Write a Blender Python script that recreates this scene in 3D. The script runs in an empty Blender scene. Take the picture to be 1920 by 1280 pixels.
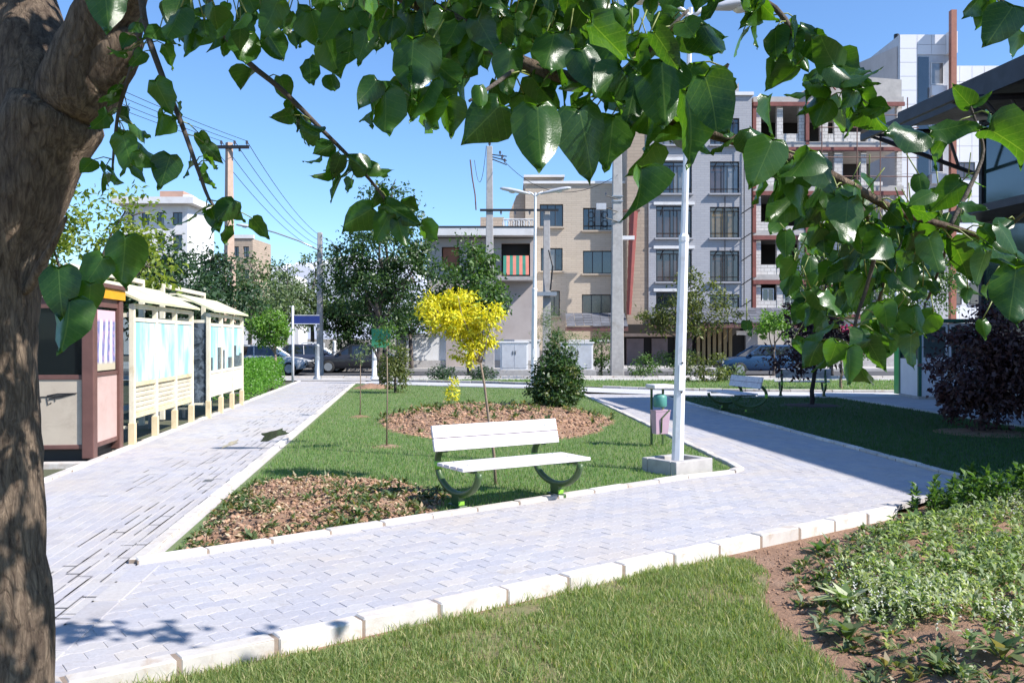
import bpy, bmesh, math, random
import numpy as np
from mathutils import Vector, Matrix, Euler
from math import sin, cos, pi, radians, sqrt, atan2

random.seed(7)
rng = np.random.default_rng(11)
S = bpy.context.scene
C = S.collection

# ------------------------------------------------------------------ camera
CAM_H = 1.55
FPX = 1663.0                      # focal length in photograph pixels (1920 wide)
HZ = 635.0                        # horizon row in the photograph
cam = bpy.data.cameras.new('camera')
cam.lens = 36.0 * FPX / 1920.0
cam.sensor_width = 36.0
cam.sensor_fit = 'HORIZONTAL'
cam.clip_start = 0.05
cam.clip_end = 30000
camo = bpy.data.objects.new('camera', cam)
C.objects.link(camo)
camo.location = (0, 0, CAM_H)
camo.rotation_euler = (radians(90) - math.atan(5 / FPX), 0, 0)
S.camera = camo

# ------------------------------------------------------------------ sky, sun, exposure
SUN_EL = radians(43)
SUN_AZ = radians(113)           # from +Y towards +X
w = bpy.data.worlds.new('World')
S.world = w
w.use_nodes = True
nt = w.node_tree
bg = nt.nodes['Background']
sky = nt.nodes.new('ShaderNodeTexSky')
sky.sky_type = 'NISHITA'
sky.sun_disc = False
sky.sun_elevation = SUN_EL
sky.sun_rotation = SUN_AZ
sky.altitude = 1200
sky.air_density = 1.15
sky.dust_density = 0.2
sky.ozone_density = 8.5
nt.links.new(sky.outputs['Color'], bg.inputs['Color'])
bg.inputs['Strength'].default_value = 0.125
sun = bpy.data.lights.new('sun', 'SUN')
sun.energy = 4.6
sun.angle = radians(0.55)
sun.color = (1.0, 0.955, 0.90)
suno = bpy.data.objects.new('sun', sun)
C.objects.link(suno)
sdir = Vector((sin(SUN_AZ) * cos(SUN_EL), cos(SUN_AZ) * cos(SUN_EL), sin(SUN_EL)))
suno.rotation_euler = (-sdir).to_track_quat('-Z', 'Y').to_euler()
suno.location = (30, -10, 40)
S.view_settings.view_transform = 'Standard'
S.view_settings.look = 'None'
S.view_settings.gamma = 1.0
S.view_settings.exposure = 0.84
S.view_settings.use_curve_mapping = False
S.render.engine = 'CYCLES'
S.cycles.max_bounces = 6
S.cycles.diffuse_bounces = 3
S.cycles.glossy_bounces = 3
S.cycles.transmission_bounces = 4
S.cycles.transparent_max_bounces = 6
S.cycles.caustics_reflective = False
S.cycles.caustics_refractive = False
S.cycles.sample_clamp_indirect = 4
S.cycles.use_denoising = True

# ------------------------------------------------------------------ measuring the photograph
def GP(x, y, z=0.0):              # photograph pixel -> point on the ground
    d = (CAM_H - z) * FPX / (y - HZ)
    return ((x - 960) / FPX * d, d)
def PX(x, d): return (x - 960) / FPX * d
def PZ(y, d): return CAM_H + (HZ - y) / FPX * d
def P3(x, y, d): return Vector((PX(x, d), d, PZ(y, d)))

# ------------------------------------------------------------------ helpers
class MB:
    """collects geometry for one mesh"""
    def __init__(s, M=None):
        s.v = []; s.f = []; s.M = M
    def add(s, vs, fs):
        n = len(s.v)
        if s.M is not None:
            vs = [tuple(s.M @ Vector(p)) for p in vs]
        s.v.extend(tuple(p) for p in vs)
        s.f.extend(tuple(i + n for i in f) for f in fs)
        return s
    def box(s, x0, x1, y0, y1, z0, z1):
        s.add([(x0,y0,z0),(x1,y0,z0),(x1,y1,z0),(x0,y1,z0),(x0,y0,z1),(x1,y0,z1),(x1,y1,z1),(x0,y1,z1)],
              [(0,3,2,1),(4,5,6,7),(0,1,5,4),(1,2,6,5),(2,3,7,6),(3,0,4,7)])
        return s
    def prism(s, poly, z0, z1):
        n = len(poly)
        s.add([(p[0],p[1],z0) for p in poly] + [(p[0],p[1],z1) for p in poly],
              [tuple(range(n-1,-1,-1)), tuple(range(n,2*n))] + [(i,(i+1)%n,n+(i+1)%n,n+i) for i in range(n)])
        return s
    def tube(s, pts, r, n=8, cap=True, flat=1.0):
        pts = [Vector(p) for p in pts]
        if not isinstance(r, (list, tuple)): r = [r]*len(pts)
        rings = []; vs = []; fs = []
        ref = None
        for i, p in enumerate(pts):
            a = pts[max(i-1,0)]; b = pts[min(i+1,len(pts)-1)]
            t = (b-a).normalized()
            if ref is None:
                ref = Vector((0,0,1)) if abs(t.z) < .9 else Vector((1,0,0))
            u = t.cross(ref)
            if u.length < 1e-5: u = t.cross(Vector((0,1,0)))
            u.normalize(); vv = u.cross(t).normalized()
            ref = vv
            for k in range(n):
                a_ = 2*pi*k/n
                vs.append(p + (u*cos(a_) + vv*sin(a_)*flat)*r[i])
        for i in range(len(pts)-1):
            for k in range(n):
                fs.append((i*n+k, i*n+(k+1)%n, (i+1)*n+(k+1)%n, (i+1)*n+k))
        if cap:
            fs.append(tuple(range(n))[::-1]); fs.append(tuple((len(pts)-1)*n+k for k in range(n)))
        s.add(vs, fs)
        return s
    def lathe(s, prof, n=16, c=(0,0,0)):
        vs = []; fs = []
        for (r, z) in prof:
            for k in range(n):
                vs.append((c[0]+r*cos(2*pi*k/n), c[1]+r*sin(2*pi*k/n), c[2]+z))
        for i in range(len(prof)-1):
            for k in range(n):
                fs.append((i*n+k, i*n+(k+1)%n, (i+1)*n+(k+1)%n, (i+1)*n+k))
        fs.append(tuple(range(n))[::-1]); fs.append(tuple((len(prof)-1)*n+k for k in range(n)))
        s.add(vs, fs)
        return s
    def quad(s, a, b, c, d):
        s.add([a,b,c,d], [(0,1,2,3)]); return s
    def mesh(s, name, mat, smooth=False):
        me = bpy.data.meshes.new(name)
        me.from_pydata(s.v, [], s.f)
        if mat: me.materials.append(mat)
        if smooth: me.polygons.foreach_set('use_smooth', [True]*len(me.polygons))
        me.update()
        return me
    def build(s, name, mat, parent=None, smooth=False, bevel=0):
        return link(name, s.mesh(name, mat, smooth), parent, bevel=bevel)

def link(name, me, parent=None, loc=None, rot=None, bevel=0):
    o = bpy.data.objects.new(name, me)
    C.objects.link(o)
    if parent is not None: o.parent = parent
    if loc is not None: o.location = loc
    if rot is not None: o.rotation_euler = rot
    if bevel:
        m = o.modifiers.new('bevel', 'BEVEL'); m.width = bevel; m.segments = 2; m.limit_method = 'ANGLE'; m.angle_limit = radians(40)
    return o

def tag(o, label, cat, group=None):
    o['label'] = label; o['category'] = cat
    if group: o['group'] = group
    return o
def thing(name, label, cat, loc=(0,0,0), rz=0, group=None):
    o = bpy.data.objects.new(name, None)
    C.objects.link(o)
    o.empty_display_size = .2
    o.location = loc; o.rotation_euler = (0,0,rz)
    return tag(o, label, cat, group)
def structure(o):
    o['kind'] = 'structure'; return o
def stuff(o, label=None, cat=None):
    o['kind'] = 'stuff'
    if label: o['label'] = label
    if cat: o['category'] = cat
    return o
def copy_tree(o, parent=None):
    c = o.copy(); C.objects.link(c); c.parent = parent
    for ch in o.children: copy_tree(ch, c)
    return c
def copy_thing(o, label, loc, rz):
    kids = list(o.children)
    c = o.copy(); C.objects.link(c)
    c.location = loc; c.rotation_euler = (0,0,rz); c['label'] = label
    for ch in kids: copy_tree(ch, c)
    return c

def np_mesh(name, verts, faces_n, mat, smooth=False):
    """verts (N,3); faces (M,k) with one k"""
    me = bpy.data.meshes.new(name)
    k = faces_n.shape[1]; m = faces_n.shape[0]
    me.vertices.add(len(verts)); me.vertices.foreach_set('co', verts.astype(np.float32).ravel())
    me.loops.add(m*k); me.loops.foreach_set('vertex_index', faces_n.astype(np.int32).ravel())
    me.polygons.add(m)
    me.polygons.foreach_set('loop_start', np.arange(0, m*k, k, dtype=np.int32))
    me.polygons.foreach_set('loop_total', np.full(m, k, dtype=np.int32))
    if smooth: me.polygons.foreach_set('use_smooth', np.ones(m, dtype=bool))
    me.materials.append(mat)
    me.update(calc_edges=True)
    return me

# ------------------------------------------------------------------ materials
def hexc(h):
    def l(c): c/=255; return c/12.92 if c <= .04045 else ((c+.055)/1.055)**2.4
    return tuple(l(int(h[i:i+2],16)) for i in (0,2,4))
def newmat(name):
    m = bpy.data.materials.new(name); m.use_nodes = True
    n = m.node_tree.nodes; l = m.node_tree.links
    return m, n, l, n['Principled BSDF']
def node(n, t, **k):
    x = n.new(t)
    for a, b in k.items(): setattr(x, a, b)
    return x
def mixc(n, l, fac, a, b, mode='MIX'):
    x = n.new('ShaderNodeMix'); x.data_type = 'RGBA'; x.blend_type = mode
    for sock, val in ((x.inputs[0], fac), (x.inputs[6], a), (x.inputs[7], b)):
        if hasattr(val, 'is_output'): l.new(val, sock)
        elif isinstance(val, (int, float)): sock.default_value = val
        else: sock.default_value = (*val[:3], 1)
    return x.outputs[2]
def ramp(n, l, src, p0, p1, c0=(0,0,0), c1=(1,1,1)):
    r = n.new('ShaderNodeValToRGB')
    r.color_ramp.elements[0].position = p0; r.color_ramp.elements[1].position = p1
    r.color_ramp.elements[0].color = (*c0,1); r.color_ramp.elements[1].color = (*c1,1)
    l.new(src, r.inputs[0]); return r.outputs[0]
def noise(n, l, coord, scale, detail=4, rough=.6, dist=0):
    x = n.new('ShaderNodeTexNoise'); x.inputs['Scale'].default_value = scale
    x.inputs['Detail'].default_value = detail; x.inputs['Roughness'].default_value = rough
    x.inputs['Distortion'].default_value = dist
    l.new(coord, x.inputs['Vector']); return x.outputs['Fac']
def rnd(n, l):
    g = n.new('ShaderNodeNewGeometry'); oi = n.new('ShaderNodeObjectInfo')
    a = n.new('ShaderNodeMath'); a.operation = 'ADD'
    l.new(g.outputs['Random Per Island'], a.inputs[0]); l.new(oi.outputs['Random'], a.inputs[1])
    f = n.new('ShaderNodeMath'); f.operation = 'FRACT'; l.new(a.outputs[0], f.inputs[0])
    return f.outputs[0]
def wpos(n):
    return n.new('ShaderNodeNewGeometry').outputs['Position']

def mat(name, col, col2=None, rough=.6, scale=3, bump=0., bscale=None, metal=0., spec=.5, island=0., dirt=None, dirtscale=1.5):
    m, n, l, b = newmat(name)
    pos = wpos(n)
    if col2 is None: col2 = tuple(c*.78 for c in col)
    f = noise(n, l, pos, scale, 6, .65)
    c = mixc(n, l, ramp(n, l, f, .32, .68), col, col2)
    if island:
        r = rnd(n, l)
        c = mixc(n, l, island, c, mixc(n, l, 1.0, c, ramp(n, l, r, 0, 1, (.35,.35,.35), (1.5,1.5,1.5)), 'MULTIPLY'))
    if dirt:
        d = noise(n, l, pos, dirtscale, 8, .7, .4)
        c = mixc(n, l, ramp(n, l, d, .52, .75), c, dirt)
    l.new(c, b.inputs['Base Color'])
    rr = ramp(n, l, f, .2, .8, (rough*.85,)*3, (min(1,rough*1.15),)*3)
    l.new(rr, b.inputs['Roughness'])
    b.inputs['Metallic'].default_value = metal
    b.inputs['Specular IOR Level'].default_value = spec
    if bump:
        bp = n.new('ShaderNodeBump'); bp.inputs['Strength'].default_value = min(1, bump*8); bp.inputs['Distance'].default_value = bump*.12
        l.new(noise(n, l, pos, bscale or scale*6, 8, .7), bp.inputs['Height']); l.new(bp.outputs[0], b.inputs['Normal'])
    return m

def leafmat(name, c0, c1, transl=.3, rough=.45, tcol=None, spec=.5, c2=None):
    m, n, l, b = newmat(name)
    r = rnd(n, l)
    c = mixc(n, l, r, c0, c1)
    if c2:
        q = n.new('ShaderNodeMath'); q.operation = 'MULTIPLY'; q.inputs[1].default_value = 7.31; l.new(r, q.inputs[0])
        q2 = n.new('ShaderNodeMath'); q2.operation = 'FRACT'; l.new(q.outputs[0], q2.inputs[0])
        c = mixc(n, l, ramp(n, l, q2.outputs[0], .82, .86), c, c2)
    l.new(c, b.inputs['Base Color'])
    b.inputs['Roughness'].default_value = rough
    b.inputs['Specular IOR Level'].default_value = spec
    t = n.new('ShaderNodeBsdfTranslucent')
    tc = mixc(n, l, 1.0, c, tcol or (1.7,1.9,.7), 'MULTIPLY')
    l.new(tc, t.inputs['Color'])
    mx = n.new('ShaderNodeMixShader'); mx.inputs[0].default_value = transl
    out = n['Material Output']
    l.new(b.outputs[0], mx.inputs[1]); l.new(t.outputs[0], mx.inputs[2]); l.new(mx.outputs[0], out.inputs['Surface'])
    return m

M = {}
M['concrete'] = mat('concrete', (.46,.44,.42), (.36,.34,.33), .85, 6, .03, 40, dirt=(.28,.25,.22), dirtscale=2)
M['kerb'] = mat('kerb_stone', (.66,.62,.57), (.54,.50,.46), .85, 9, .04, 60, island=.3, dirt=(.38,.28,.20), dirtscale=5)
M['mortar'] = mat('mortar', (.30,.23,.18), (.22,.17,.13), .95, 14, .05, 60)
M['grout'] = mat('joint_sand', (.52,.48,.45), (.44,.41,.38), .95, 10, .04, 80)
M['white_metal'] = mat('white_paint', (.78,.79,.80), (.70,.71,.74), .38, 4, dirt=(.5,.48,.45), dirtscale=3)
M['bench_white'] = mat('white_plank_paint', (.74,.70,.71), (.62,.58,.60), .5, 14, .012, 60, dirt=(.40,.33,.33), dirtscale=7)
M['plum_edge'] = mat('plum_paint', (.22,.10,.20), None, .5)
M['dark_green_metal'] = mat('dark_green_paint', (.05,.095,.03), (.06,.11,.035), .42, 6)
M['lime'] = mat('lime_paint', (.30,.62,.06), (.24,.50,.05), .45, 10)
M['black'] = mat('black_metal', (.02,.02,.022), None, .5)
M['dark_void'] = mat('painted_interior_shade', (.018,.017,.018), (.03,.026,.024), .9)  # near-black walls, the gloom of unlit rooms put into their colour
M['steel'] = mat('galvanised_steel', (.42,.44,.46), (.34,.36,.38), .45, 8, metal=.6)
M['rubber'] = mat('tyre_rubber', (.02,.02,.02), None, .85)
M['cream'] = mat('cream_paint', (.74,.62,.40), (.66,.53,.32), .5, 5, dirt=(.48,.36,.2), dirtscale=4)
M['cream_light'] = mat('pale_cream_paint', (.80,.74,.60), (.72,.66,.50), .5, 5, dirt=(.55,.46,.3), dirtscale=4)
M['soil'] = mat('soil', (.38,.225,.145), (.25,.145,.09), .95, 4, .35, 22, dirt=(.44,.30,.21), dirtscale=1.2)
M['clod'] = mat('soil_clods', (.42,.26,.17), (.30,.17,.105), .95, 9, .15, 30, island=.6)
M['asphalt'] = mat('asphalt', (.055,.055,.06), (.08,.078,.08), .9, 2, .05, 60)
M['lawn_soil'] = mat('lawn_ground', (.12,.18,.06), (.17,.19,.085), .95, 2.2, .1, 40)
M['bark_grey'] = mat('grey_bark', (.16,.13,.11), (.08,.065,.055), .95, 6, .2, 20)
M['bark_thin'] = mat('pale_bark', (.30,.23,.17), (.18,.13,.09), .9, 10, .1, 30)
M['bark_dark'] = mat('dark_bark', (.05,.038,.034), (.03,.022,.02), .95, 6, .15, 20)

def build_bark():
    m, n, l, b = newmat('mulberry_bark')
    tc = n.new('ShaderNodeTexCoord'); mp = n.new('ShaderNodeMapping'); mp.inputs['Scale'].default_value = (1,1,.2)
    l.new(tc.outputs['Object'], mp.inputs['Vector'])
    f = noise(n, l, mp.outputs[0], 46, 14, .82, .8)
    mp2 = n.new('ShaderNodeMapping'); mp2.inputs['Scale'].default_value = (1,1,.3); l.new(tc.outputs['Object'], mp2.inputs['Vector'])
    vo = n.new('ShaderNodeTexVoronoi'); vo.feature = 'DISTANCE_TO_EDGE'; vo.inputs['Scale'].default_value = 30; vo.inputs['Randomness'].default_value = 1
    wn = n.new('ShaderNodeTexNoise'); wn.inputs['Scale'].default_value = 9; wn.inputs['Detail'].default_value = 5; l.new(mp2.outputs[0], wn.inputs['Vector'])
    va = n.new('ShaderNodeMix'); va.data_type = 'RGBA'; va.inputs[0].default_value = .14; l.new(mp2.outputs[0], va.inputs[6]); l.new(wn.outputs['Color'], va.inputs[7])
    l.new(va.outputs[2], vo.inputs['Vector'])
    crack = ramp(n, l, vo.outputs['Distance'], .0, .14)
    f2 = noise(n, l, tc.outputs['Object'], 4, 6, .6)
    c = mixc(n, l, ramp(n, l, f, .36, .66), (.06,.04,.032), (.46,.35,.25))
    c = mixc(n, l, ramp(n, l, f2, .45, .72), c, mixc(n, l, .55, c, (.10,.07,.055)))
    c = mixc(n, l, crack, mixc(n, l, .30, c, (.03,.02,.016)), c)
    l.new(c, b.inputs['Base Color']); b.inputs['Roughness'].default_value = .92; b.inputs['Specular IOR Level'].default_value = .2
    hh = mixc(n, l, .2, f, crack)
    bp = n.new('ShaderNodeBump'); bp.inputs['Strength'].default_value = 1; bp.inputs['Distance'].default_value = .03
    l.new(hh, bp.inputs['Height']); l.new(bp.outputs[0], b.inputs['Normal'])
    return m
M['bark'] = build_bark()

def paver_mat(name, cs, wet=None):
    m, n, l, b = newmat(name)
    r = rnd(n, l); pos = wpos(n)
    cr = n.new('ShaderNodeValToRGB'); cr.color_ramp.interpolation = 'LINEAR'
    els = cr.color_ramp.elements
    while len(els) < len(cs): els.new(.5)
    for i, c_ in enumerate(cs): els[i].position = i/(len(cs)-1); els[i].color = (*c_,1)
    l.new(r, cr.inputs[0])
    f = noise(n, l, pos, 45, 8, .75)
    big = noise(n, l, pos, .9, 5, .6)
    c = mixc(n, l, .35, cr.outputs[0], mixc(n, l, 1., cr.outputs[0], ramp(n, l, f, .3, .7, (.5,.5,.5), (1.35,1.35,1.35)), 'MULTIPLY'))
    c = mixc(n, l, ramp(n, l, big, .42, .70, (0,)*3, (.6,)*3), c, (.44,.39,.345))
    st = noise(n, l, pos, 2.6, 8, .75, 1.2)
    c = mixc(n, l, ramp(n, l, st, .56, .74, (0,)*3, (.55,)*3), c, (.24,.21,.185))
    l.new(c, b.inputs['Base Color']); b.inputs['Roughness'].default_value = .78; b.inputs['Specular IOR Level'].default_value = .35
    bp = n.new('ShaderNodeBump'); bp.inputs['Strength'].default_value = .6; bp.inputs['Distance'].default_value = .004
    l.new(f, bp.inputs['Height']); l.new(bp.outputs[0], b.inputs['Normal'])
    return m
M['paver'] = paver_mat('pale_paver', [(.38,.375,.41),(.41,.405,.435),(.45,.435,.435),(.40,.395,.43),(.49,.46,.44),(.385,.385,.42)])
M['paver_left'] = paver_mat('grey_paver', [(.38,.37,.39),(.42,.41,.435),(.46,.44,.43),(.40,.39,.415)])
M['paver_wet'] = mat('wet_paver', (.085,.08,.075), (.12,.11,.105), .35, 12, .02, 60)

# foliage
M['leaf_mul'] = None
M['grass_near'] = leafmat('near_grass', (.13,.20,.06), (.27,.32,.12), .35, .6, c2=(.46,.41,.22))
M['grass_island'] = leafmat('island_grass', (.10,.20,.055), (.18,.29,.095), .35, .65, c2=(.28,.31,.13))
M['grass_dark'] = leafmat('shade_toned_grass', (.03,.085,.018), (.055,.12,.028), .25, .6)  # darker copy of the lawn grass, with the shade put into its colour
M['fol_dark'] = leafmat('dark_foliage', (.022,.06,.016), (.07,.13,.035), .28, .42)
M['fol_mid'] = leafmat('mid_foliage', (.04,.10,.022), (.11,.19,.045), .3, .45)
M['fol_light'] = leafmat('light_foliage', (.08,.19,.025), (.17,.30,.05), .35, .5)
M['fol_olive'] = leafmat('olive_foliage', (.05,.085,.02), (.16,.17,.04), .28, .5)
M['fol_yellow'] = leafmat('yellow_foliage', (.66,.58,.02), (.84,.78,.05), .35, .5, (1.2,1.2,.5), c2=(.42,.52,.05))
M['fol_grey'] = leafmat('grey_green_foliage', (.07,.12,.05), (.16,.21,.10), .3, .5)
M['fol_purple'] = leafmat('purple_foliage', (.045,.022,.026), (.095,.045,.042), .2, .5, (1.5,.8,.8))
M['fol_blue_green'] = leafmat('blue_green_foliage', (.018,.05,.022), (.05,.10,.04), .25, .5)  # dark blue-green leaves of background trees and low shrubs
M['fol_hedge'] = leafmat('hedge_foliage', (.07,.20,.02), (.14,.30,.04), .35, .5)
M['fol_cover'] = leafmat('cover_foliage', (.12,.19,.065), (.27,.34,.15), .35, .6, c2=(.46,.48,.32))
M['fol_weed'] = leafmat('weed_foliage', (.05,.10,.03), (.16,.20,.08), .3, .5, c2=(.28,.22,.12))
M['petal_white'] = leafmat('white_petals', (.75,.75,.68), (.85,.83,.78), .3, .5, (1,1,1))
M['petal_pink'] = leafmat('pink_petals', (.62,.04,.19), (.75,.10,.30), .35, .5, (1,1,1))

def glassmat(name, col, rough=.06, spec=.9):
    m, n, l, b = newmat(name)
    pos = wpos(n)
    c = mixc(n, l, ramp(n, l, noise(n, l, pos, .8, 3), .35, .65), col, tuple(x*.45 for x in col))
    l.new(c, b.inputs['Base Color']); b.inputs['Roughness'].default_value = rough; b.inputs['Specular IOR Level'].default_value = spec
    b.inputs['IOR'].default_value = 1.65
    bp = n.new('ShaderNodeBump'); bp.inputs['Strength'].default_value = .06; bp.inputs['Distance'].default_value = .05
    l.new(noise(n, l, pos, .7, 2), bp.inputs['Height']); l.new(bp.outputs[0], b.inputs['Normal'])
    return m
M['glass'] = glassmat('window_glass', (.03,.035,.045))
M['glass_gold'] = glassmat('curtained_glass', (.26,.17,.06), .15)
M['glass_brown'] = glassmat('brown_curtained_glass', (.09,.055,.045), .12)
M['glass_car'] = glassmat('car_glass', (.02,.025,.03), .04)
M['glass_green'] = glassmat('green_tinted_glass', (.02,.045,.045), .08)

def clearglass(name, tint=(.8,.9,.9), a=.25):
    m, n, l, b = newmat(name)
    b.inputs['Base Color'].default_value = (*tint,1); b.inputs['Roughness'].default_value = .03
    t = n.new('ShaderNodeBsdfTransparent'); t.inputs['Color'].default_value = (.85,.92,.92,1)
    mx = n.new('ShaderNodeMixShader'); mx.inputs[0].default_value = a
    l.new(t.outputs[0], mx.inputs[1]); l.new(b.outputs[0], mx.inputs[2]); l.new(mx.outputs[0], n['Material Output'].inputs['Surface'])
    return m
M['clear'] = clearglass('clear_glass', (.02,.028,.03), .28)

def brickmat(name, c1, c2, mortar, bw=.3, bh=.075, ms=.012, axis='x', bump=.4):
    m, n, l, b = newmat(name)
    pos = wpos(n)
    sp = n.new('ShaderNodeSeparateXYZ'); l.new(pos, sp.inputs[0])
    cb = n.new('ShaderNodeCombineXYZ')
    ad = n.new('ShaderNodeMath'); ad.operation = 'ADD'; l.new(sp.outputs[0], ad.inputs[0]); l.new(sp.outputs[1], ad.inputs[1])
    l.new(ad.outputs[0], cb.inputs[0]); l.new(sp.outputs[2], cb.inputs[1])
    t = n.new('ShaderNodeTexBrick'); l.new(cb.outputs[0], t.inputs['Vector'])
    t.inputs['Color1'].default_value = (*c1,1); t.inputs['Color2'].default_value = (*c2,1); t.inputs['Mortar'].default_value = (*mortar,1)
    t.inputs['Scale'].default_value = 1; t.inputs['Brick Width'].default_value = bw; t.inputs['Row Height'].default_value = bh; t.inputs['Mortar Size'].default_value = ms
    d = noise(n, l, pos, .5, 8, .7, .3)
    c = mixc(n, l, ramp(n, l, d, .5, .8, (0,)*3, (.4,)*3), t.outputs['Color'], tuple(x*.6 for x in c1))
    l.new(c, b.inputs['Base Color']); b.inputs['Roughness'].default_value = .85
    bp = n.new('ShaderNodeBump'); bp.inputs['Strength'].default_value = bump; bp.inputs['Distance'].default_value = .02; bp.invert = True
    l.new(t.outputs['Fac'], bp.inputs['Height']); l.new(bp.outputs[0], b.inputs['Normal'])
    return m

# ------------------------------------------------------------------ geometry tools for ground and plants
def clip_convex(poly, region):
    out = list(poly)
    n = len(region)
    for i in range(n):
        a = region[i]; b = region[(i+1) % n]
        inp = out; out = []
        if not inp: break
        def side(p): return (b[0]-a[0])*(p[1]-a[1]) - (b[1]-a[1])*(p[0]-a[0])
        for k in range(len(inp)):
            p = inp[k]; q = inp[(k+1) % len(inp)]
            sp, sq = side(p), side(q)
            if sp >= 0: out.append(p)
            if (sp >= 0) != (sq >= 0):
                t = sp/(sp-sq); out.append((p[0]+t*(q[0]-p[0]), p[1]+t*(q[1]-p[1])))
    return out
def area(p): return .5*sum(p[i][0]*p[(i+1)%len(p)][1]-p[(i+1)%len(p)][0]*p[i][1] for i in range(len(p)))
def inside(pts, poly):
    x, y = pts[:,0], pts[:,1]
    r = np.zeros(len(pts), bool)
    n = len(poly)
    for i in range(n):
        x0,y0 = poly[i][:2]; x1,y1 = poly[(i+1)%n][:2]
        c = ((y0 > y) != (y1 > y)) & (x < (x1-x0)*(y-y0)/((y1-y0) or 1e-9)+x0)
        r ^= c
    return r
def edge_dist(pts, poly):
    d = np.full(len(pts), 1e9)
    n = len(poly)
    for i in range(n):
        a = np.array(poly[i][:2]); b = np.array(poly[(i+1)%n][:2]); ab = b-a
        t = np.clip(((pts-a)@ab)/(ab@ab), 0, 1)
        d = np.minimum(d, np.linalg.norm(pts-(a+t[:,None]*ab), axis=1))
    return d
def sample(poly, n, density=None):
    p = np.array([q[:2] for q in poly]); lo = p.min(0); hi = p.max(0)
    out = []
    tot = 0
    while tot < n:
        q = lo + rng.random((n*2, 2))*(hi-lo)
        q = q[inside(q, poly)]
        if density is not None: q = q[rng.random(len(q)) < density(q)]
        out.append(q); tot += len(q)
    return np.concatenate(out)[:n]
def vnoise(p, s, seed=0):
    """cheap smooth value noise on 2-D points, 0..1"""
    r = np.random.default_rng(seed).random((64,64))
    q = p*s; i = np.floor(q).astype(int); f = q-i; f = f*f*(3-2*f)
    g = lambda a,b: r[(i[:,0]+a) % 64, (i[:,1]+b) % 64]
    return (g(0,0)*(1-f[:,0])+g(1,0)*f[:,0])*(1-f[:,1]) + (g(0,1)*(1-f[:,0])+g(1,1)*f[:,0])*f[:,1]
def unit(a): return a/np.maximum(np.linalg.norm(a, axis=1, keepdims=True), 1e-9)
def leaf_verts(base, d, nrm, L, W, fold=.18, droop=.15):
    d = unit(d); s = unit(np.cross(d, nrm)); nn = np.cross(s, d)
    L = np.asarray(L)[:,None]; W = np.asarray(W)[:,None]
    mid = base + d*L*.48
    v = np.stack([base, mid+s*W*.5+nn*W*fold, base+d*L-nn*L*droop, mid-s*W*.5+nn*W*fold], 1)
    n = len(base)
    return v.reshape(-1,3), np.arange(n*4).reshape(n,4)
def fol(name, m, base, d, nrm, L, W, parent=None, fold=.18, droop=.15):
    v, f = leaf_verts(base, d, nrm, L, W, fold, droop)
    return link(name, np_mesh(name, v, f, m), parent)
def rand_dirs(n): return unit(rng.normal(size=(n,3)))
def blades(name, m, pts, z, h, wd, parent=None, lean=.5):
    n = len(pts)
    a = rng.random(n)*2*pi; b = rng.random(n)*2*pi
    h = h*(.5+rng.random(n)); ln = lean*rng.random(n)*h
    base = np.column_stack([pts, np.full(n, z) if np.isscalar(z) else z])
    s = np.column_stack([np.cos(a), np.sin(a), np.zeros(n)])*(wd*(.6+.8*rng.random(n)))[:,None]*.5
    o = np.column_stack([np.cos(b), np.sin(b), np.zeros(n)])*ln[:,None]
    up = np.column_stack([np.zeros(n), np.zeros(n), h])
    v = np.stack([base-s, base+s, base+s*.75+o*.35+up*.6, base-s*.75+o*.35+up*.6, base+o+up*.98], 1).reshape(-1,3)
    i = np.arange(n)[:,None]*5
    f = np.concatenate([np.stack([i[:,0],i[:,0]+1,i[:,0]+2,i[:,0]+3],1), np.stack([i[:,0]+3,i[:,0]+2,i[:,0]+4,i[:,0]+4],1)])
    # the tip faces are triangles: build as quads with the tip split slightly
    tri = f[n:, :3]; quad = f[:n]
    faces = np.concatenate([quad[:,[0,1,2]], quad[:,[0,2,3]], tri])
    return link(name, np_mesh(name, v, faces, m), parent)
def sheet(name, poly, z, m, parent=None):
    mb = MB(); mb.add([(p[0],p[1],z) for p in poly], [tuple(range(len(poly)))])
    return mb.build(name, m, parent)
def mound(name, poly, z0, h, m, res=.06, edge=.5, rough=.05, seed=3):
    p = np.array(poly); lo = p.min(0)-.2; hi = p.max(0)+.2
    nx = int((hi[0]-lo[0])/res)+1; ny = int((hi[1]-lo[1])/res)+1
    gx, gy = np.meshgrid(np.linspace(lo[0],hi[0],nx), np.linspace(lo[1],hi[1],ny), indexing='ij')
    q = np.column_stack([gx.ravel(), gy.ravel()])
    z = mound_z(q, poly, z0, h, edge, rough, seed)
    idx = np.arange(nx*ny).reshape(nx,ny)
    f = np.stack([idx[:-1,:-1].ravel(), idx[1:,:-1].ravel(), idx[1:,1:].ravel(), idx[:-1,1:].ravel()],1)
    ok = (z[f] > z0-.045).any(1)
    return link(name, np_mesh(name, np.column_stack([q,z]), f[ok], m, True))
def mound_z(q, poly, z0, h, edge=.5, rough=.05, seed=3):
    ins = inside(q, poly); d = edge_dist(q, poly)
    sd = np.where(ins, d, -d)
    t = np.clip(sd/edge, -1, 1)
    z = z0 + h*np.where(t>0, t*t*(3-2*t), t*.6)
    n = (vnoise(q, 6, seed)+.6*vnoise(q, 14, seed+1)+.35*vnoise(q, 31, seed+2))/1.95-.5
    return z + rough*2*n*np.clip((sd+.08)/.2, 0, 1)
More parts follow.
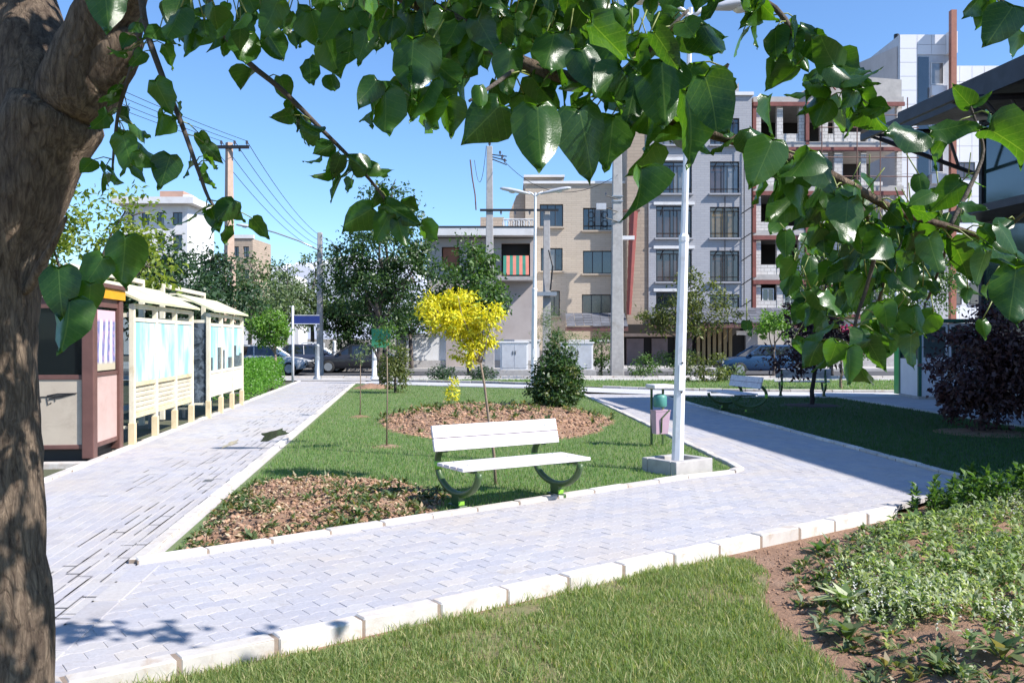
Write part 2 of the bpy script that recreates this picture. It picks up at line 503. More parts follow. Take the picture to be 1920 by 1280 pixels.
def clods(name, pts, z, size, m, parent=None):
    n = len(pts)
    o = np.array([(1,0,0),(-1,0,0),(0,1,0),(0,-1,0),(0,0,1),(0,0,-1)], float)
    fc = np.array([(0,2,4),(2,1,4),(1,3,4),(3,0,4),(2,0,5),(1,2,5),(3,1,5),(0,3,5)])
    sz = size*(.3+rng.random((n,1,1))**2*1.2)
    a = rng.random(n)*2*pi; ca, sa = np.cos(a), np.sin(a)
    v = o[None]*(.6+.6*rng.random((n,6,3)))*np.array([1,1,.7])*sz
    v = np.stack([v[...,0]*ca[:,None]-v[...,1]*sa[:,None], v[...,0]*sa[:,None]+v[...,1]*ca[:,None], v[...,2]],-1)
    v += np.column_stack([pts, z])[:,None,:]
    f = (fc[None]+np.arange(n)[:,None,None]*6).reshape(-1,3)
    return link(name, np_mesh(name, v.reshape(-1,3), f, m), parent)

# ------------------------------------------------------------------ the ground
structure(sheet('ground', [(-9000,-2000),(9000,-2000),(9000,12000),(-9000,12000)], -.16, mat('dry_ground', (.20,.16,.12), (.13,.12,.08), .95, .2)))
def Lx(y): return -3.95-.118*y
def Rx(y): return -1.83-.118*y
ISL = [(-2.60,6.12),(1.93,9.88),(2.55,10.28),(2.70,10.48),(2.70,10.85),(1.95,25.4),(1.4,27.0),(-5.42,30.4)]
NEAR0, NEAR1 = Vector((-4.4,2.25)), Vector((3.5,8.16))
REG_FRONT = [(-2.28,3.83),(3.5,8.16),(4.73,9.3),(4.95,10.0),(2.72,10.5),(1.91,9.92),(-2.56,6.21)]
REG_LEFT = [(Rx(2),2),(Rx(32.6),32.6),(Lx(32.6),32.6),(Lx(2),2)]
REG_RIGHT = [(2.72,10.5),(4.95,10.0),(4.0,24.6),(1.99,25.0)]

def pavers(path, region, origin, ang, kind, m, gap=.0028, wetfn=None, wetmat=None, lim=300):
    """every paver is cut to the path; the 300 that show largest are objects, the rest one mesh"""
    region = region if area(region) > 0 else region[::-1]
    L, Wd, amp = (.23,.115,.022) if kind == 'zig' else (.20,.10,0)
    ca, sa = cos(ang), sin(ang)
    loc = [((p[0]-origin[0])*ca+(p[1]-origin[1])*sa, -(p[0]-origin[0])*sa+(p[1]-origin[1])*ca) for p in region]
    u0 = min(p[0] for p in loc); u1 = max(p[0] for p in loc); v0 = min(p[1] for p in loc); v1 = max(p[1] for p in loc)
    if kind == 'zig':
        us = [0, L/4, L/2, 3*L/4, L]; of = [0, amp, 0, amp, 0]
        shape = [(u, o) for u, o in zip(us, of)] + [(u, Wd+o) for u, o in zip(us[::-1], of[::-1])]
    else:
        shape = [(0,0),(L,0),(L,Wd),(0,Wd)]
    cx, cy = L/2, Wd/2+amp/2
    k = 1-gap/Wd; kx = 1-gap/L
    shape = [(cx+(u-cx)*kx, cy+(v-cy)*k) for u, v in shape]
    H = .045; ch = .002
    def geo(poly, c):
        n = len(poly)
        top = [(c[0]+(p[0]-c[0])*(1-.014), c[1]+(p[1]-c[1])*(1-.035)) for p in poly]
        vs = [(p[0],p[1],-H) for p in poly]+[(p[0],p[1],-ch) for p in poly]+[(p[0],p[1],0) for p in top]
        fs = [(i,(i+1)%n,n+(i+1)%n,n+i) for i in range(n)]+[(n+i,n+(i+1)%n,2*n+(i+1)%n,2*n+i) for i in range(n)]
        fs.append(tuple(range(2*n,3*n)))
        return vs, fs
    whole = MB(); whole.add(*geo([(u-cx,v-cy) for u,v in shape], (0,0)))
    me = whole.mesh('paver', m); mew = whole.mesh('paver', wetmat) if wetmat else None
    items = []
    j = int(v0/Wd)-1
    R = random.Random(5)
    while j*Wd < v1+Wd:
        i = int(u0/L)-2
        while i*L < u1+L:
            ou = i*L+(L/2 if j % 2 else 0); ov = j*Wd
            poly = [(ou+u, ov+v) for u, v in shape]
            wp = [(origin[0]+u*ca-v*sa, origin[1]+u*sa+v*ca) for u, v in poly]
            cw = (origin[0]+(ou+cx)*ca-(ov+cy)*sa, origin[1]+(ou+cx)*sa+(ov+cy)*ca)
            cl = clip_convex(wp, region)
            if len(cl) >= 3 and abs(area(cl)) > .0012:
                full = abs(abs(area(cl))-abs(area(wp))) < 1e-6
                items.append((cw, cl, full, (ou,ov)))
            i += 1
        j += 1
    def shown(it):
        x, y = it[0]
        if y < 3.9 or abs(x/y) > .585: return 1e9
        return y
    order = sorted([k for k, it in enumerate(items) if it[2]], key=lambda k: shown(items[k]))
    chosen = set(order[:lim])
    rest = MB(); restw = MB()
    for k, (cw, cl, full, uv) in enumerate(items):
        dz = R.uniform(-.0012,.0016)
        wet = wetfn(cw, R) if wetfn else False
        if k in chosen:
            o = link('paver', mew if wet else me, path, (cw[0],cw[1],dz), (R.uniform(-.006,.006), R.uniform(-.005,.005), ang))
        else:
            vs, fs = geo(cl, (sum(p[0] for p in cl)/len(cl), sum(p[1] for p in cl)/len(cl)))
            (restw if wet else rest).add([(x,y,z+dz) for x,y,z in vs], fs)
    stuff(rest.build('paving', m, path))
    if restw.v: stuff(restw.build('damp_paving', wetmat, path))

# paths: a sandy bed with the pavers on it
left_path = structure(sheet('left_path', [(Rx(2)+.3,2),(Rx(32.6)+.3,32.6),(Lx(32.6)-.1,32.6),(Lx(2)-.1,2)], -.0022, M['grout']))
front_path = structure(sheet('front_path', REG_FRONT, -.0026, M['grout']))
right_path = structure(sheet('right_path', REG_RIGHT, -.0030, M['grout']))
def wet_left(c, R):
    d = Rx(c[1])-c[0]                     # distance from the island edge of the path
    s = (vnoise(np.array([[c[0]*1.0, c[1]*.35]]), 1.6, 9)[0])
    band = d < .8 or (9 < c[1] < 16 and d < 1.4)
    return band and R.random() < (.004 if s > .5 else 0)
ANG_L = atan2(1,-.118)
pavers(left_path, REG_LEFT, (Rx(2),2), ANG_L, 'rect', M['paver_left'], .0035, wet_left, M['paver_wet'])
pavers(front_path, REG_FRONT, (-2.28,3.83), radians(37.2), 'zig', M['paver'])
pavers(right_path, REG_RIGHT, (2.72,10.5), radians(93), 'zig', M['paver'])
# water standing in the joints along the island side of the left path
dj = MB(); RJ = random.Random(12)
for k in range(760):
    y = 4+26*RJ.random()**1.25; s = vnoise(np.array([[1.3, y*.5]]), 1.6, 9)[0]
    col_ = int(RJ.random()**2*(13 if 8.5 < y < 20 else 7)); x = Rx(y)-.02-col_*.1
    ln = RJ.choice([.1,.2,.2,.4,.6]); wd_ = RJ.uniform(.004,.013)
    if RJ.random() < .22: x0, x1, y0, y1 = x-.1, x, y, y+wd_
    else: x0, x1, y0, y1 = x-wd_, x, y, y+ln
    dj.add([(x0-.118*(y0-y),y0,.0042),(x1-.118*(y0-y),y0,.0042),(x1-.118*(y1-y),y1,.0042),(x0-.118*(y1-y),y1,.0042)],[(0,1,2,3)])
stuff(dj.build('wet_joints', M['paver_wet'], left_path))

def ribbon(name, pts, wd, z, m):
    mb = MB(); vs = []; n = len(pts)
    for i, p in enumerate(pts):
        a = Vector(pts[max(i-1,0)]); b = Vector(pts[min(i+1,n-1)]); t = (b-a).normalized(); q = Vector((-t.y,t.x))*wd/2
        vs += [(p[0]+q.x,p[1]+q.y,z),(p[0]-q.x,p[1]-q.y,z)]
    mb.add(vs, [(2*i,2*i+1,2*i+3,2*i+2) for i in range(n-1)])
    return mb.build(name, m)
CROSS = [(-5.6,31.75),(-1.5,30.1),(.6,28.9),(2.4,27.3),(4.6,25.75),(7.5,25.1),(12.6,24.6)]
M['far_pave'] = brickmat('far_paving', (.46,.47,.52), (.56,.54,.53), (.36,.34,.32), .23, .115, .008)
structure(ribbon('cross_path', CROSS, 2.1, -.012, M['far_pave']))
structure(sheet('plaza_pavement', [(9.05,4),(15,4),(15,26),(8.75,24.6),(8.75,20)], -.018, mat('plaza_slab', (.42,.41,.42), (.34,.33,.35), .85, 3, .02, 30)))
structure(sheet('near_pavement', [(-60,33.2),(60,33.2),(60,35.6),(-60,35.6)], -.008, mat('pavement_slab', (.52,.50,.48), (.42,.40,.39), .85, 2, .02, 30, dirt=(.3,.27,.25))))
structure(sheet('street', [(-120,35.4),(120,35.4),(120,46.3),(-120,46.3)], -.13, M['asphalt']))
fp = MB().box(-120,120,46.0,60,-.16,.0); structure(fp.build('far_pavement', mat('far_slab', (.46,.44,.42), (.36,.34,.33), .9, 1.5)))

# ------------------------------------------------------------------ kerbs, each stone its own piece
def kerb(name, pts, wd, z0, z1, step=.5, gap=.018, mortar=True, lim=300):
    mb0 = MB()
    for i in range(len(pts)-1):
        a = Vector(pts[i][:2]); d = Vector(pts[i+1][:2])-a; q_ = Vector((-d.y,d.x)).normalized()*(wd/2-.006); b = a+d
        mb0.prism([(a-q_)[:],(b-q_)[:],(b+q_)[:],(a+q_)[:]], z0, z1-.009)
    root = mb0.build(name, M['mortar'])
    structure(root)
    R = random.Random(len(name))
    cnt = 0
    for i in range(len(pts)-1):
        a = Vector(pts[i][:2]); b = Vector(pts[i+1][:2]); d = b-a; ln = d.length
        n = max(1, round(ln/step)); st = ln/n; ang = atan2(d.y,d.x)
        key = (round(st,3), wd)
        mb = MB().box(-st/2+gap/2, st/2-gap/2, -wd/2, wd/2, z0, z1)
        bm = bmesh.new(); me = mb.mesh('kerb_stone', M['kerb']); bm.from_mesh(me)
        bmesh.ops.bevel(bm, geom=[e for e in bm.edges if max(v.co.z for v in e.verts) > z1-1e-4], offset=.009, segments=1, affect='EDGES')
        bm.to_mesh(me); bm.free()
        for k in range(n):
            c = a+d*((k+.5)/n)
            link('kerb_stone', me, root, (c.x+R.uniform(-.004,.004), c.y+R.uniform(-.004,.004), R.uniform(-.006,.004)), (0,0,ang+R.uniform(-.008,.008)))
    return root
nn = (NEAR1-NEAR0).normalized()
kerb('near_kerb', [tuple(NEAR0-nn*.5), tuple(NEAR1)], .115, -.13, .012, .5, .016)
kerb('island_kerb', ISL+[ISL[0]], .10, -.10, .035, .5, .010)
kerb('left_kerb', [(Lx(2),2),(Lx(32.4),32.4)], .10, -.12, .03, .6, .012)
RL = [(5.05,9.75),(5.0,10.3),(4.05,23.7),(8.55,23.3),(8.72,20.5),(8.9,16.5),(9.05,9.2)]
kerb('right_lawn_kerb', [(5.5,9.35),(5.15,9.5)]+RL, .10, -.12, .035, .5, .010)
kerb('far_lawn_kerb', [(2.9,28.2),(5.0,26.9),(7.6,26.25),(12.4,25.75)], .12, -.12, .06, .6, .012)
kerb('back_lawn_kerb', [(-5.2,32.9),(-.9,31.4),(1.1,30.1)], .12, -.12, .06, .6, .012)
kerb('street_kerb', [(-30,35.45),(30,35.45)], .16, -.16, .07, .9, .014)
# border course of long slabs where left and front path meet
bl = structure(ribbon('border_course', [(Rx(2.2)+.05,2.2),(Rx(6.05)+.05,6.05)], .22, -.004, M['grout']))
for k in range(9):
    y0 = 2.3+.42*k
    if y0+.4 > 6.1: break
    mb = MB().box(-.195,.195,-.085,.085,-.03,.006)
    mb.build('slab', M['paver_left'], bl, bevel=.004).location = (Rx(y0+.2)+.05, y0+.2, 0)
    bl.children[-1].rotation_euler = (0,0,ANG_L)

# ------------------------------------------------------------------ lawns
def near_y(x): return NEAR0.y+(x-NEAR0.x)*(NEAR1.y-NEAR0.y)/(NEAR1.x-NEAR0.x)
NSOIL = [(-7,-3),(9.0,-3),(9.0,9.2),(5.0,9.4),(4.7,9.2),(3.5,8.1),(-7,near_y(-7))]
structure(sheet('near_soil', NSOIL, -.085, M['soil']))
NLAWN = [(-5,-2),(1.6,-2),(1.66,2),(1.64,3.4),(1.60,4.3),(1.52,5.0),(1.55,5.5),(1.76,6.1),(1.78,6.5),(1.62,6.62),(1.0,6.22),(.2,5.58),(-.4,5.12),(-1.2,4.52),(-2.2,3.80),(-5,1.7)]
structure(sheet('near_lawn', NLAWN, -.080, mat('near_lawn_ground', (.15,.16,.06), (.24,.18,.10), .95, 3, .1, 40)))
structure(sheet('island_lawn', [(-2.5,6.25),(1.9,9.9),(2.62,10.5),(2.62,10.85),(1.9,25.3),(1.35,26.9),(-5.36,30.3)], .004, M['lawn_soil']))
structure(sheet('right_lawn', RL, .002, mat('shade_toned_lawn_ground', (.028,.06,.015), (.045,.07,.022), .95, 2.2, .1, 40)))  # lawn ground darkened in its colour for the hall's shade
FLAWN = [(2.9,28.3),(5.0,27.0),(7.6,26.35),(12.4,25.85),(16,26),(16,33.1),(1.2,33.1),(1.2,30.2)]
structure(sheet('far_lawn', FLAWN, .006, M['lawn_soil']))
BLAWN = [(-5.2,33.0),(-.9,31.5),(1.1,30.25),(1.15,33.1)]
structure(sheet('back_lawn', BLAWN, .005, M['lawn_soil']))
structure(sheet('left_verge', [(Lx(1)-.05,1),(Lx(33)-.05,33),(-40,33),(-40,1)], -.05, mat('verge_ground', (.13,.11,.08), (.06,.08,.03), .95, 1.2, .1, 30)))

FBED = [(-2.42,6.42),(-2.72,8.6),(-2.72,9.5),(-2.2,9.75),(-1.5,9.5),(-1.0,9.25),(-.62,8.75),(-.72,7.78)]
RBED = [(-.3+2.2*cos(a)*(1+.08*sin(3*a)), 16.6+3.4*sin(a)*(1+.06*cos(2*a+1))) for a in [2*pi*i/22 for i in range(22)]]
NBED = [(2.75,7.32),(2.2,6.7),(1.92,6.1),(1.72,5.4),(1.62,4.9),(1.66,4.3),(1.82,3.6),(2.1,2.4),(8,2.4),(8.6,9.0),(5.2,9.25),(4.75,9.05),(3.6,8.05)]
CBED = [(-5.0,27.6),(-4.6,27.1),(-3.9,27.3),(-3.7,28.2),(-4.3,28.8),(-4.9,28.5)]
structure(mound('front_flower_bed', FBED, .006, .07, M['soil'], .05, .35, .06, 3))
structure(mound('round_flower_bed', RBED, .006, .16, M['soil'], .07, 1.0, .07, 5))
structure(mound('near_flower_bed', NBED, -.085, .10, M['soil'], .045, .7, .055, 8))
structure(mound('corner_flower_bed', CBED, .008, .10, M['soil'], .1, .4, .05, 4))

grass_mask = lambda q: np.where(inside(q, FBED) | inside(q, RBED) | inside(q, CBED) | (np.hypot(q[:,0]-1.93, q[:,1]-10.36) < .42), 0., 1.)
p = sample([(-3.2,2.6),(1.68,2.6),(1.66,3.4),(1.62,4.3),(1.54,5.0),(1.57,5.5),(1.78,6.1),(1.80,6.52),(1.62,6.66),(1.0,6.26),(.2,5.62),(-.4,5.16),(-1.2,4.55),(-2.2,3.83),(-3.2,3.1)], 120000,
           lambda q: np.clip(1.5*vnoise(q, 1.6, 2)+1.1*vnoise(q, 6, 7)-.62, .2, 1)*np.where(q[:,1] > 3.5, 1, .3)*np.clip((edge_dist(q, NLAWN)+.02)/.10*vnoise(q, 9, 5)*1.6, 0, 1))
stuff(blades('grass', M['grass_near'], p, -.082, .022+.026*vnoise(p, 3, 14), .0045, None, .9), 'sunlit grass of the near lawn below the path', 'grass')
p = sample(NLAWN, 5200, lambda q: np.clip(2.5*(vnoise(q, 4, 71)-.45), 0, 1)*np.where(q[:,1] > 3.3, 1, .1)); rr_ = np.repeat(p, 3, 0)+rng.normal(size=(len(p)*3,2))*.012
stuff(blades('grass_tufts', M['grass_near'], rr_, -.082, .06, .005, None, 1.2), 'longer coarse tufts standing out of the near lawn', 'grass')
yy = lambda q: np.clip(9.0/q[:,1], .12, 1)**1.3
p = sample([(-2.45,6.4),(1.9,9.98),(2.6,10.5),(2.6,10.85),(1.88,25.3),(1.35,26.9),(-5.3,30.2)], 100000, lambda q: grass_mask(q)*yy(q))
bl_ = blades('grass', M['grass_island'], p, .002, .035, .0065)
stuff(bl_, 'mown bright green grass of the triangular island lawn', 'grass')
p = sample(RL, 45000, lambda q: np.clip(11/q[:,1],.1,1)**1.5*np.where(np.hypot(q[:,0]-6.9,q[:,1]-20.5) < .7, 0, 1))
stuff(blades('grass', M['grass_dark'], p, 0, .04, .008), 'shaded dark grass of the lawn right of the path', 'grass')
p = np.concatenate([sample(FLAWN, 16000), sample(BLAWN, 4000)])
stuff(blades('grass', M['grass_island'], p, .004, .06, .014), 'sunlit strip of grass along the street', 'grass')

# soil clods and the low plants growing in the beds
def bed_clods(poly, z0, h, e, r, seed, n, size, lbl):
    q = sample(poly, n)
    stuff(clods('soil_clods', q, mound_z(q, poly, z0, h, e, r, seed)+.004, size, M['clod']), lbl, 'soil')
bed_clods(FBED, .006, .07, .35, .06, 3, 3600, .026, 'reddish brown clods in the front corner flower bed')
bed_clods(RBED, .006, .16, 1.0, .07, 5, 5200, .036, 'reddish brown clods in the round bed behind the bench')
bed_clods(NBED, -.085, .10, .7, .055, 8, 3800, .028, 'brown clods between the plants of the near right bed')
q = sample([(1.35,4.4),(2.2,4.0),(2.1,6.4),(3.2,7.75),(1.3,6.4),(1.45,5.7)], 700)
stuff(clods('soil_crumbs', q, np.full(len(q), -.082), .012, M['clod']), 'loose soil crumbs on the bare strip beside the near lawn', 'soil')

def rosettes(name, m, ctr, z, nl, L, W, up=(.1,1.1), parent=None, H=0.):
    n = len(ctr); N = n*nl
    c = np.repeat(np.column_stack([ctr, z]), nl, 0)
    sc = np.repeat(.6+.8*rng.random(n), nl)
    a = rng.random(N)*2*pi
    e = up[0]+(up[1]-up[0])*rng.random(N)
    d = np.column_stack([np.cos(a)*np.cos(e), np.sin(a)*np.cos(e), np.sin(e)])
    nr = np.column_stack([-np.cos(a)*np.sin(e), -np.sin(a)*np.sin(e), np.cos(e)])+.25*rng.normal(size=(N,3))
    off = d*np.array([1,1,0])*(.25*L)*rng.random((N,1))
    off[:,2] += H*sc*rng.random(N)
    return fol(name, m, c+off, d, nr, L*sc*(.6+.7*rng.random(N)), W*sc*(.7+.6*rng.random(N)), parent, .2, .25)
# near bed: dense low cover with whitish tips, thinning out towards the bare left edge
dens = lambda q: np.clip((edge_dist(q, NBED)-.16)*2.2, .0, 1)*np.where((q[:,0] < 2.5) & (q[:,1] < 4.75), .18, 1)*np.clip(.35+1.6*(vnoise(q, 1.7, 21)-.25), .12, 1)*np.where(q[:,1] > 3.7, 1, .3)
q = sample(NBED, 9000, dens)
stuff(rosettes('bed_cover_plants', M['fol_cover'], q, mound_z(q, NBED, -.085, .10, .7, .055, 8)-.005, 14, .038, .017, (.1,1.3), None, .085), 'dense low leafy cover plants filling the near right bed', 'plants')
q = sample(NBED, 4200, lambda s: dens(s)*np.clip(3*(vnoise(s, 1.1, 33)-.48), 0, 1))
stuff(rosettes('small_white_flowers', M['petal_white'], q, mound_z(q, NBED, -.085, .10, .7, .055, 8)+.07, 3, .011, .010, (.2,1.0), None, .06), 'tiny whitish blossoms dotted over the near right bed', 'flowers')
q = sample(NBED, 420, lambda s: np.where(edge_dist(s, NBED) < .5, 1., .05)*np.where((s[:,0] < 4.5) & (s[:,1] > 3.6), 1, .1))
stuff(rosettes('bed_edge_weeds', M['fol_weed'], q, mound_z(q, NBED, -.085, .10, .7, .055, 8), 10, .07, .02, (.2,1.2)), 'scattered weeds on the bare soil edge of the near right bed', 'plants')
q = sample([(3.4,8.0),(4.7,9.0),(5.6,9.0),(7.2,9.0),(7.5,7.6),(4.6,7.8)], 420)
stuff(rosettes('bed_back_plants', M['fol_mid'], q, mound_z(q, NBED, -.085, .10, .7, .055, 8), 26, .06, .028, (.2,1.35), None, .24), 'taller fresh green plants along the far edge of the near right bed', 'plants')
q = sample(FBED, 460, lambda s: np.clip(.15+1.8*(vnoise(s, 2.2, 44)-.35), .02, 1)+np.where(edge_dist(s, FBED) < .22, .4, 0))
stuff(rosettes('front_bed_weeds', M['fol_weed'], q, mound_z(q, FBED, .006, .07, .35, .06, 3), 8, .062, .02, (.2,1.2), None, .02), 'sparse weeds in the front corner flower bed', 'plants')
q = sample(RBED, 190, lambda s: np.where(s[:,1] > 16.5, .9, .08))
stuff(rosettes('round_bed_plants', M['fol_weed'], q, mound_z(q, RBED, .006, .16, 1.0, .07, 5), 9, .10, .032, (.3,1.3), None, .05), 'low dry plants in the round bed behind the bench', 'plants')

M['pale_tip'] = leafmat('pale_shoots', (.36,.40,.25), (.52,.54,.40), .35, .6)
q = sample(NBED, 5200, lambda s: dens(s)*np.clip(3.2*(vnoise(s, 1.0, 33)-.42), 0, 1))
stuff(rosettes('pale_shoots', M['pale_tip'], q, mound_z(q, NBED, -.085, .10, .7, .055, 8)+.05, 7, .026, .011, (.4,1.4), None, .05), 'pale whitish shoots in patches on top of the near right bed', 'plants')
M['litter'] = leafmat('dry_litter', (.40,.27,.16), (.58,.46,.32), .15, .8)
for poly_, a_, n_q, lb_ in ((FBED,(.006,.07,.35,.06,3),1500,'dry leaf litter on the soil of the front corner bed'),(RBED,(.006,.16,1.0,.07,5),1500,'dry leaf litter on the soil of the round bed')):
    q = sample(poly_, n_q); z_ = mound_z(q, poly_, *a_)+.022; N_ = len(q)
    stuff(fol('leaf_litter', M['litter'], np.column_stack([q,z_]), rand_dirs(N_)*np.array([1,1,.35]), rand_dirs(N_)*.5+np.array([0,0,1]), .05*(.5+rng.random(N_)), .022*(.5+rng.random(N_))), lb_, 'leaf litter')
# leafy plants one can pick out on the bare edge of the near bed
def leafy_plant(x, y, L, n, label, m='fol_cover', name='leafy_plant'):
    z = float(mound_z(np.array([[x,y]]), NBED, -.085, .10, .7, .055, 8)[0])
    t = thing(name, label, 'plant', (x,y,z), 0, 'single plants at the edge of the near flower bed')
    a = np.arange(n)*2.4; e = np.linspace(.25,1.25,n)
    d = np.column_stack([np.cos(a)*np.cos(e), np.sin(a)*np.cos(e), np.sin(e)])
    nr = np.column_stack([-np.cos(a)*np.sin(e), -np.sin(a)*np.sin(e), np.cos(e)])
    fol('leaves', M[m], d*.02*np.array([1,1,.3]), d, nr, L*(1-.35*np.linspace(0,1,n)), L*.3*np.ones(n), t, .22, .3)
    MB().tube([(0,0,-.03),(0,0,.04)], [.012,.006], 6).build('stem', M['fol_mid'], t)
leafy_plant(1.98,5.25,.24,15,'broad-leaved green plant on the bare left edge of the near bed')
leafy_plant(1.80,4.75,.20,13,'drooping weed at the leftmost tip of the near bed','fol_weed')
leafy_plant(2.35,6.75,.18,13,'dark little plant beside the pale kerb at the bed corner','fol_mid')
leafy_plant(3.55,7.75,.26,16,'dark leafy tuft leaning over the kerb end','fol_mid')
leafy_plant(2.35,4.25,.20,14,'long-leaved weed on the clods at the bottom of the near bed','fol_weed')
leafy_plant(4.75,9.1,.42,12,'tall light green sprig where the bed meets the shaded path','fol_light')

# puddle on the left path
mw, n_, l_, b_ = newmat('puddle_water')
b_.inputs['Base Color'].default_value = (.05,.045,.04,1); b_.inputs['Roughness'].default_value = .03; b_.inputs['IOR'].default_value = 1.33
b_.inputs['Roughness'].default_value = .08
for kx_, (cx_, cy_, sx_, sy_) in enumerate(((-3.85,14.3,.17,.8),(-4.15,13.1,.06,.45))):
    pd = [(sx_*cos(a)*(1+.35*sin(3*a+kx_)+.15*sin(7*a)), sy_*sin(a)*(1+.25*cos(4*a+kx_)+.12*sin(9*a))) for a in [2*pi*i/40 for i in range(40)]]
    structure(sheet('puddle', [(cx_+px_*cos(.118)-py_*sin(.118), cy_+px_*sin(.118)+py_*cos(.118)) for px_,py_ in pd], .0055, mw))

# ------------------------------------------------------------------ benches
def make_bench(label, loc, rz):
    t = thing('park_bench', label, 'bench', loc, rz, 'white benches with round green frames')
    for sx in (-.6, .6):
        # ring: from behind the backrest down round the bottom and up under the front of the seat
        c = Vector((sx, .02, .415)); r = .385; rv = .27
        pts = []
        for k in range(25):
            a = radians(52) - radians(230)*k/24      # from upper back, through the bottom, to the front
            pts.append(c + Vector((0, r*cos(a), rv*sin(a))))
        fr = MB().tube(pts, .034, 8).build('ring_frame', M['dark_green_metal'], t, True)
        band = MB().tube(pts[5:8], .0355, 8).build('painted_band', M['lime'], fr, True)
        MB().box(sx-.03, sx+.03, -.05, .09, .04, .16).build('leg', M['dark_green_metal'], t, bevel=.006)
        MB().box(sx-.045, sx+.045, -.09, .13, -.02, .04).build('foot', M['dark_green_metal'], t, bevel=.006)
        MB().box(sx-.033, sx+.033, -.055, -.048, .045, .085).build('painted_patch', M['lime'], t)
        MB().box(sx-.02, sx+.02, -.30, .16, .395, .425).build('seat_bracket', M['dark_green_metal'], t)
        MB(Matrix.Translation((sx,.255,.60)) @ Matrix.Rotation(radians(-14),4,'X')).box(-.02,.02,-.012,.012,-.06,.22).build('back_bracket', M['dark_green_metal'], t)
    for k in range(4):
        y0 = -.335+k*.122
        MB().box(-.76, .76, y0, y0+.108, .427, .462).build('seat_plank', M['bench_white'], t, bevel=.005)
    for k in range(2):
        mtx = Matrix.Translation((0,.235,.60)) @ Matrix.Rotation(radians(-14),4,'X')
        b = MB(mtx).box(-.76, .76, -.05, -.018, -.045+k*.138, .085+k*.138).build('back_plank', M['bench_white'], t, bevel=.005)
    for sx in (-.6,.6):
        for k in range(4):
            MB().lathe([(.011,.4615),(.010,.4655),(.005,.467)], 8, (sx,-.335+k*.122+.054,0)).build('bolt', M['steel'], t)
        for k in range(2):
            MB(Matrix.Translation((0,.235,.60)) @ Matrix.Rotation(radians(-14),4,'X') @ Matrix.Translation((sx,-.049,.02+k*.138)) @ Matrix.Rotation(pi/2,4,'X')).lathe([(.011,0),(.010,.004),(.005,.006)], 8).build('bolt', M['steel'], t)
    MB(Matrix.Translation((0,.235,.60)) @ Matrix.Rotation(radians(-14),4,'X')).box(-.755,.755,-.034,-.022,.083,.095).build('back_seam', M['plum_edge'], t)
    return t
bench = make_bench('white plank bench on ring-shaped green legs beside the front path', (-.02,8.40,.0), radians(33))
bench.scale = (.93,1,.90)
copy_thing(bench, 'shaded bench seen end-on at the edge of the right lawn', (4.72,18.7,.02), radians(-78))
copy_thing(bench, 'dark bench half hidden behind the purple-leaved tree', (7.85,24.0,.0), radians(168))

# ------------------------------------------------------------------ street lamps with two heads
def lamp_head(mb, mb2, sgn, z, reach, ln, tilt):
    Mx = Matrix.Translation((sgn*reach,0,z)) @ Matrix.Rotation(-sgn*tilt,4,'Y')
    mb.M = Mx; mb2.M = Mx
    secs = []
    n = 12
    prof = [(-.5,.05,.04),(-.35,.075,.06),(-.1,.12,.085),(.2,.135,.09),(.4,.11,.07),(.5,.04,.03)]
    vs = []; fs = []
    for (u, wd, h) in prof:
        for k in range(n):
            a = 2*pi*k/n; zz = sin(a)*h
            if zz < 0: zz *= .45
            vs.append((sgn*u*ln, cos(a)*wd, zz))
    for i in range(len(prof)-1):
        for k in range(n): fs.append((i*n+k, i*n+(k+1)%n, (i+1)*n+(k+1)%n, (i+1)*n+k))
    fs += [tuple(range(n))[::-1], tuple((len(prof)-1)*n+k for k in range(n))]
    mb.add(vs, fs)
    mb2.lathe([(.02,-.075),(.08,-.07),(.105,-.045),(.105,-.03)], 14, (sgn*.1*ln,0,0))
M['lamp_grey'] = mat('lamp_housing_grey', (.50,.51,.54), (.42,.43,.46), .4, 5)
M['diffuser'] = mat('lamp_diffuser', (.62,.62,.58), None, .2)
def street_lamp(label, loc, H, rz, lean, r0, headlen, reach, hz):
    t = thing('street_lamp', label, 'street lamp', loc, rz, 'twin-headed white street lamps')
    t.rotation_euler = (0, lean, rz)
    zc = H*.50
    po = MB().tube([(0,0,-.05),(0,0,.02),(0,0,zc)], [r0,r0,r0*.78], 8).tube([(0,0,zc-.05),(0,0,H)], [r0*.6,r0*.36], 8).build('pole', M['white_metal'], t)
    MB().lathe([(r0*.80,zc-.03),(r0*.86,zc-.02),(r0*.86,zc+.03),(r0*.60,zc+.07)], 8).build('collar', M['white_metal'], po)
    MB().box(-r0*1.7,r0*1.7,-r0*1.7,r0*1.7,.005,.03).build('base_plate', M['white_metal'], t, bevel=.004)
    for sx in (-1,1):
        for sy in (-1,1):
            MB().lathe([(.014,.03),(.014,.06),(.008,.07)], 6, (sx*r0*1.4,sy*r0*1.4,0)).build('bolt', M['steel'], t)
    MB().box(-.035,.035,-r0*.98,-r0*.90,.95,1.25).build('access_door', M['white_metal'], t, bevel=.003)
    for z in (.93,1.27):
        MB(Matrix.Translation((.0,-r0*.93,z))@Matrix.Rotation(pi/2,4,'X')).lathe([(.012,0),(.012,.012)],8).build('screw', M['black'], t)
    for sgn in (-1,1):
        MB().tube([(0,0,H-.12),(sgn*.12,0,H-.02),(sgn*(reach-headlen*.42),0,hz+H)], [.035,.03,.028], 8).build('arm', M['white_metal'], t, True)
        a = MB(); b = MB()
        lamp_head(a, b, sgn, H+hz+.02, reach, headlen, radians(11))
        h = a.build('lamp_head', M['lamp_grey'], t, True); b.build('diffuser', M['diffuser'], h, True)
    return t
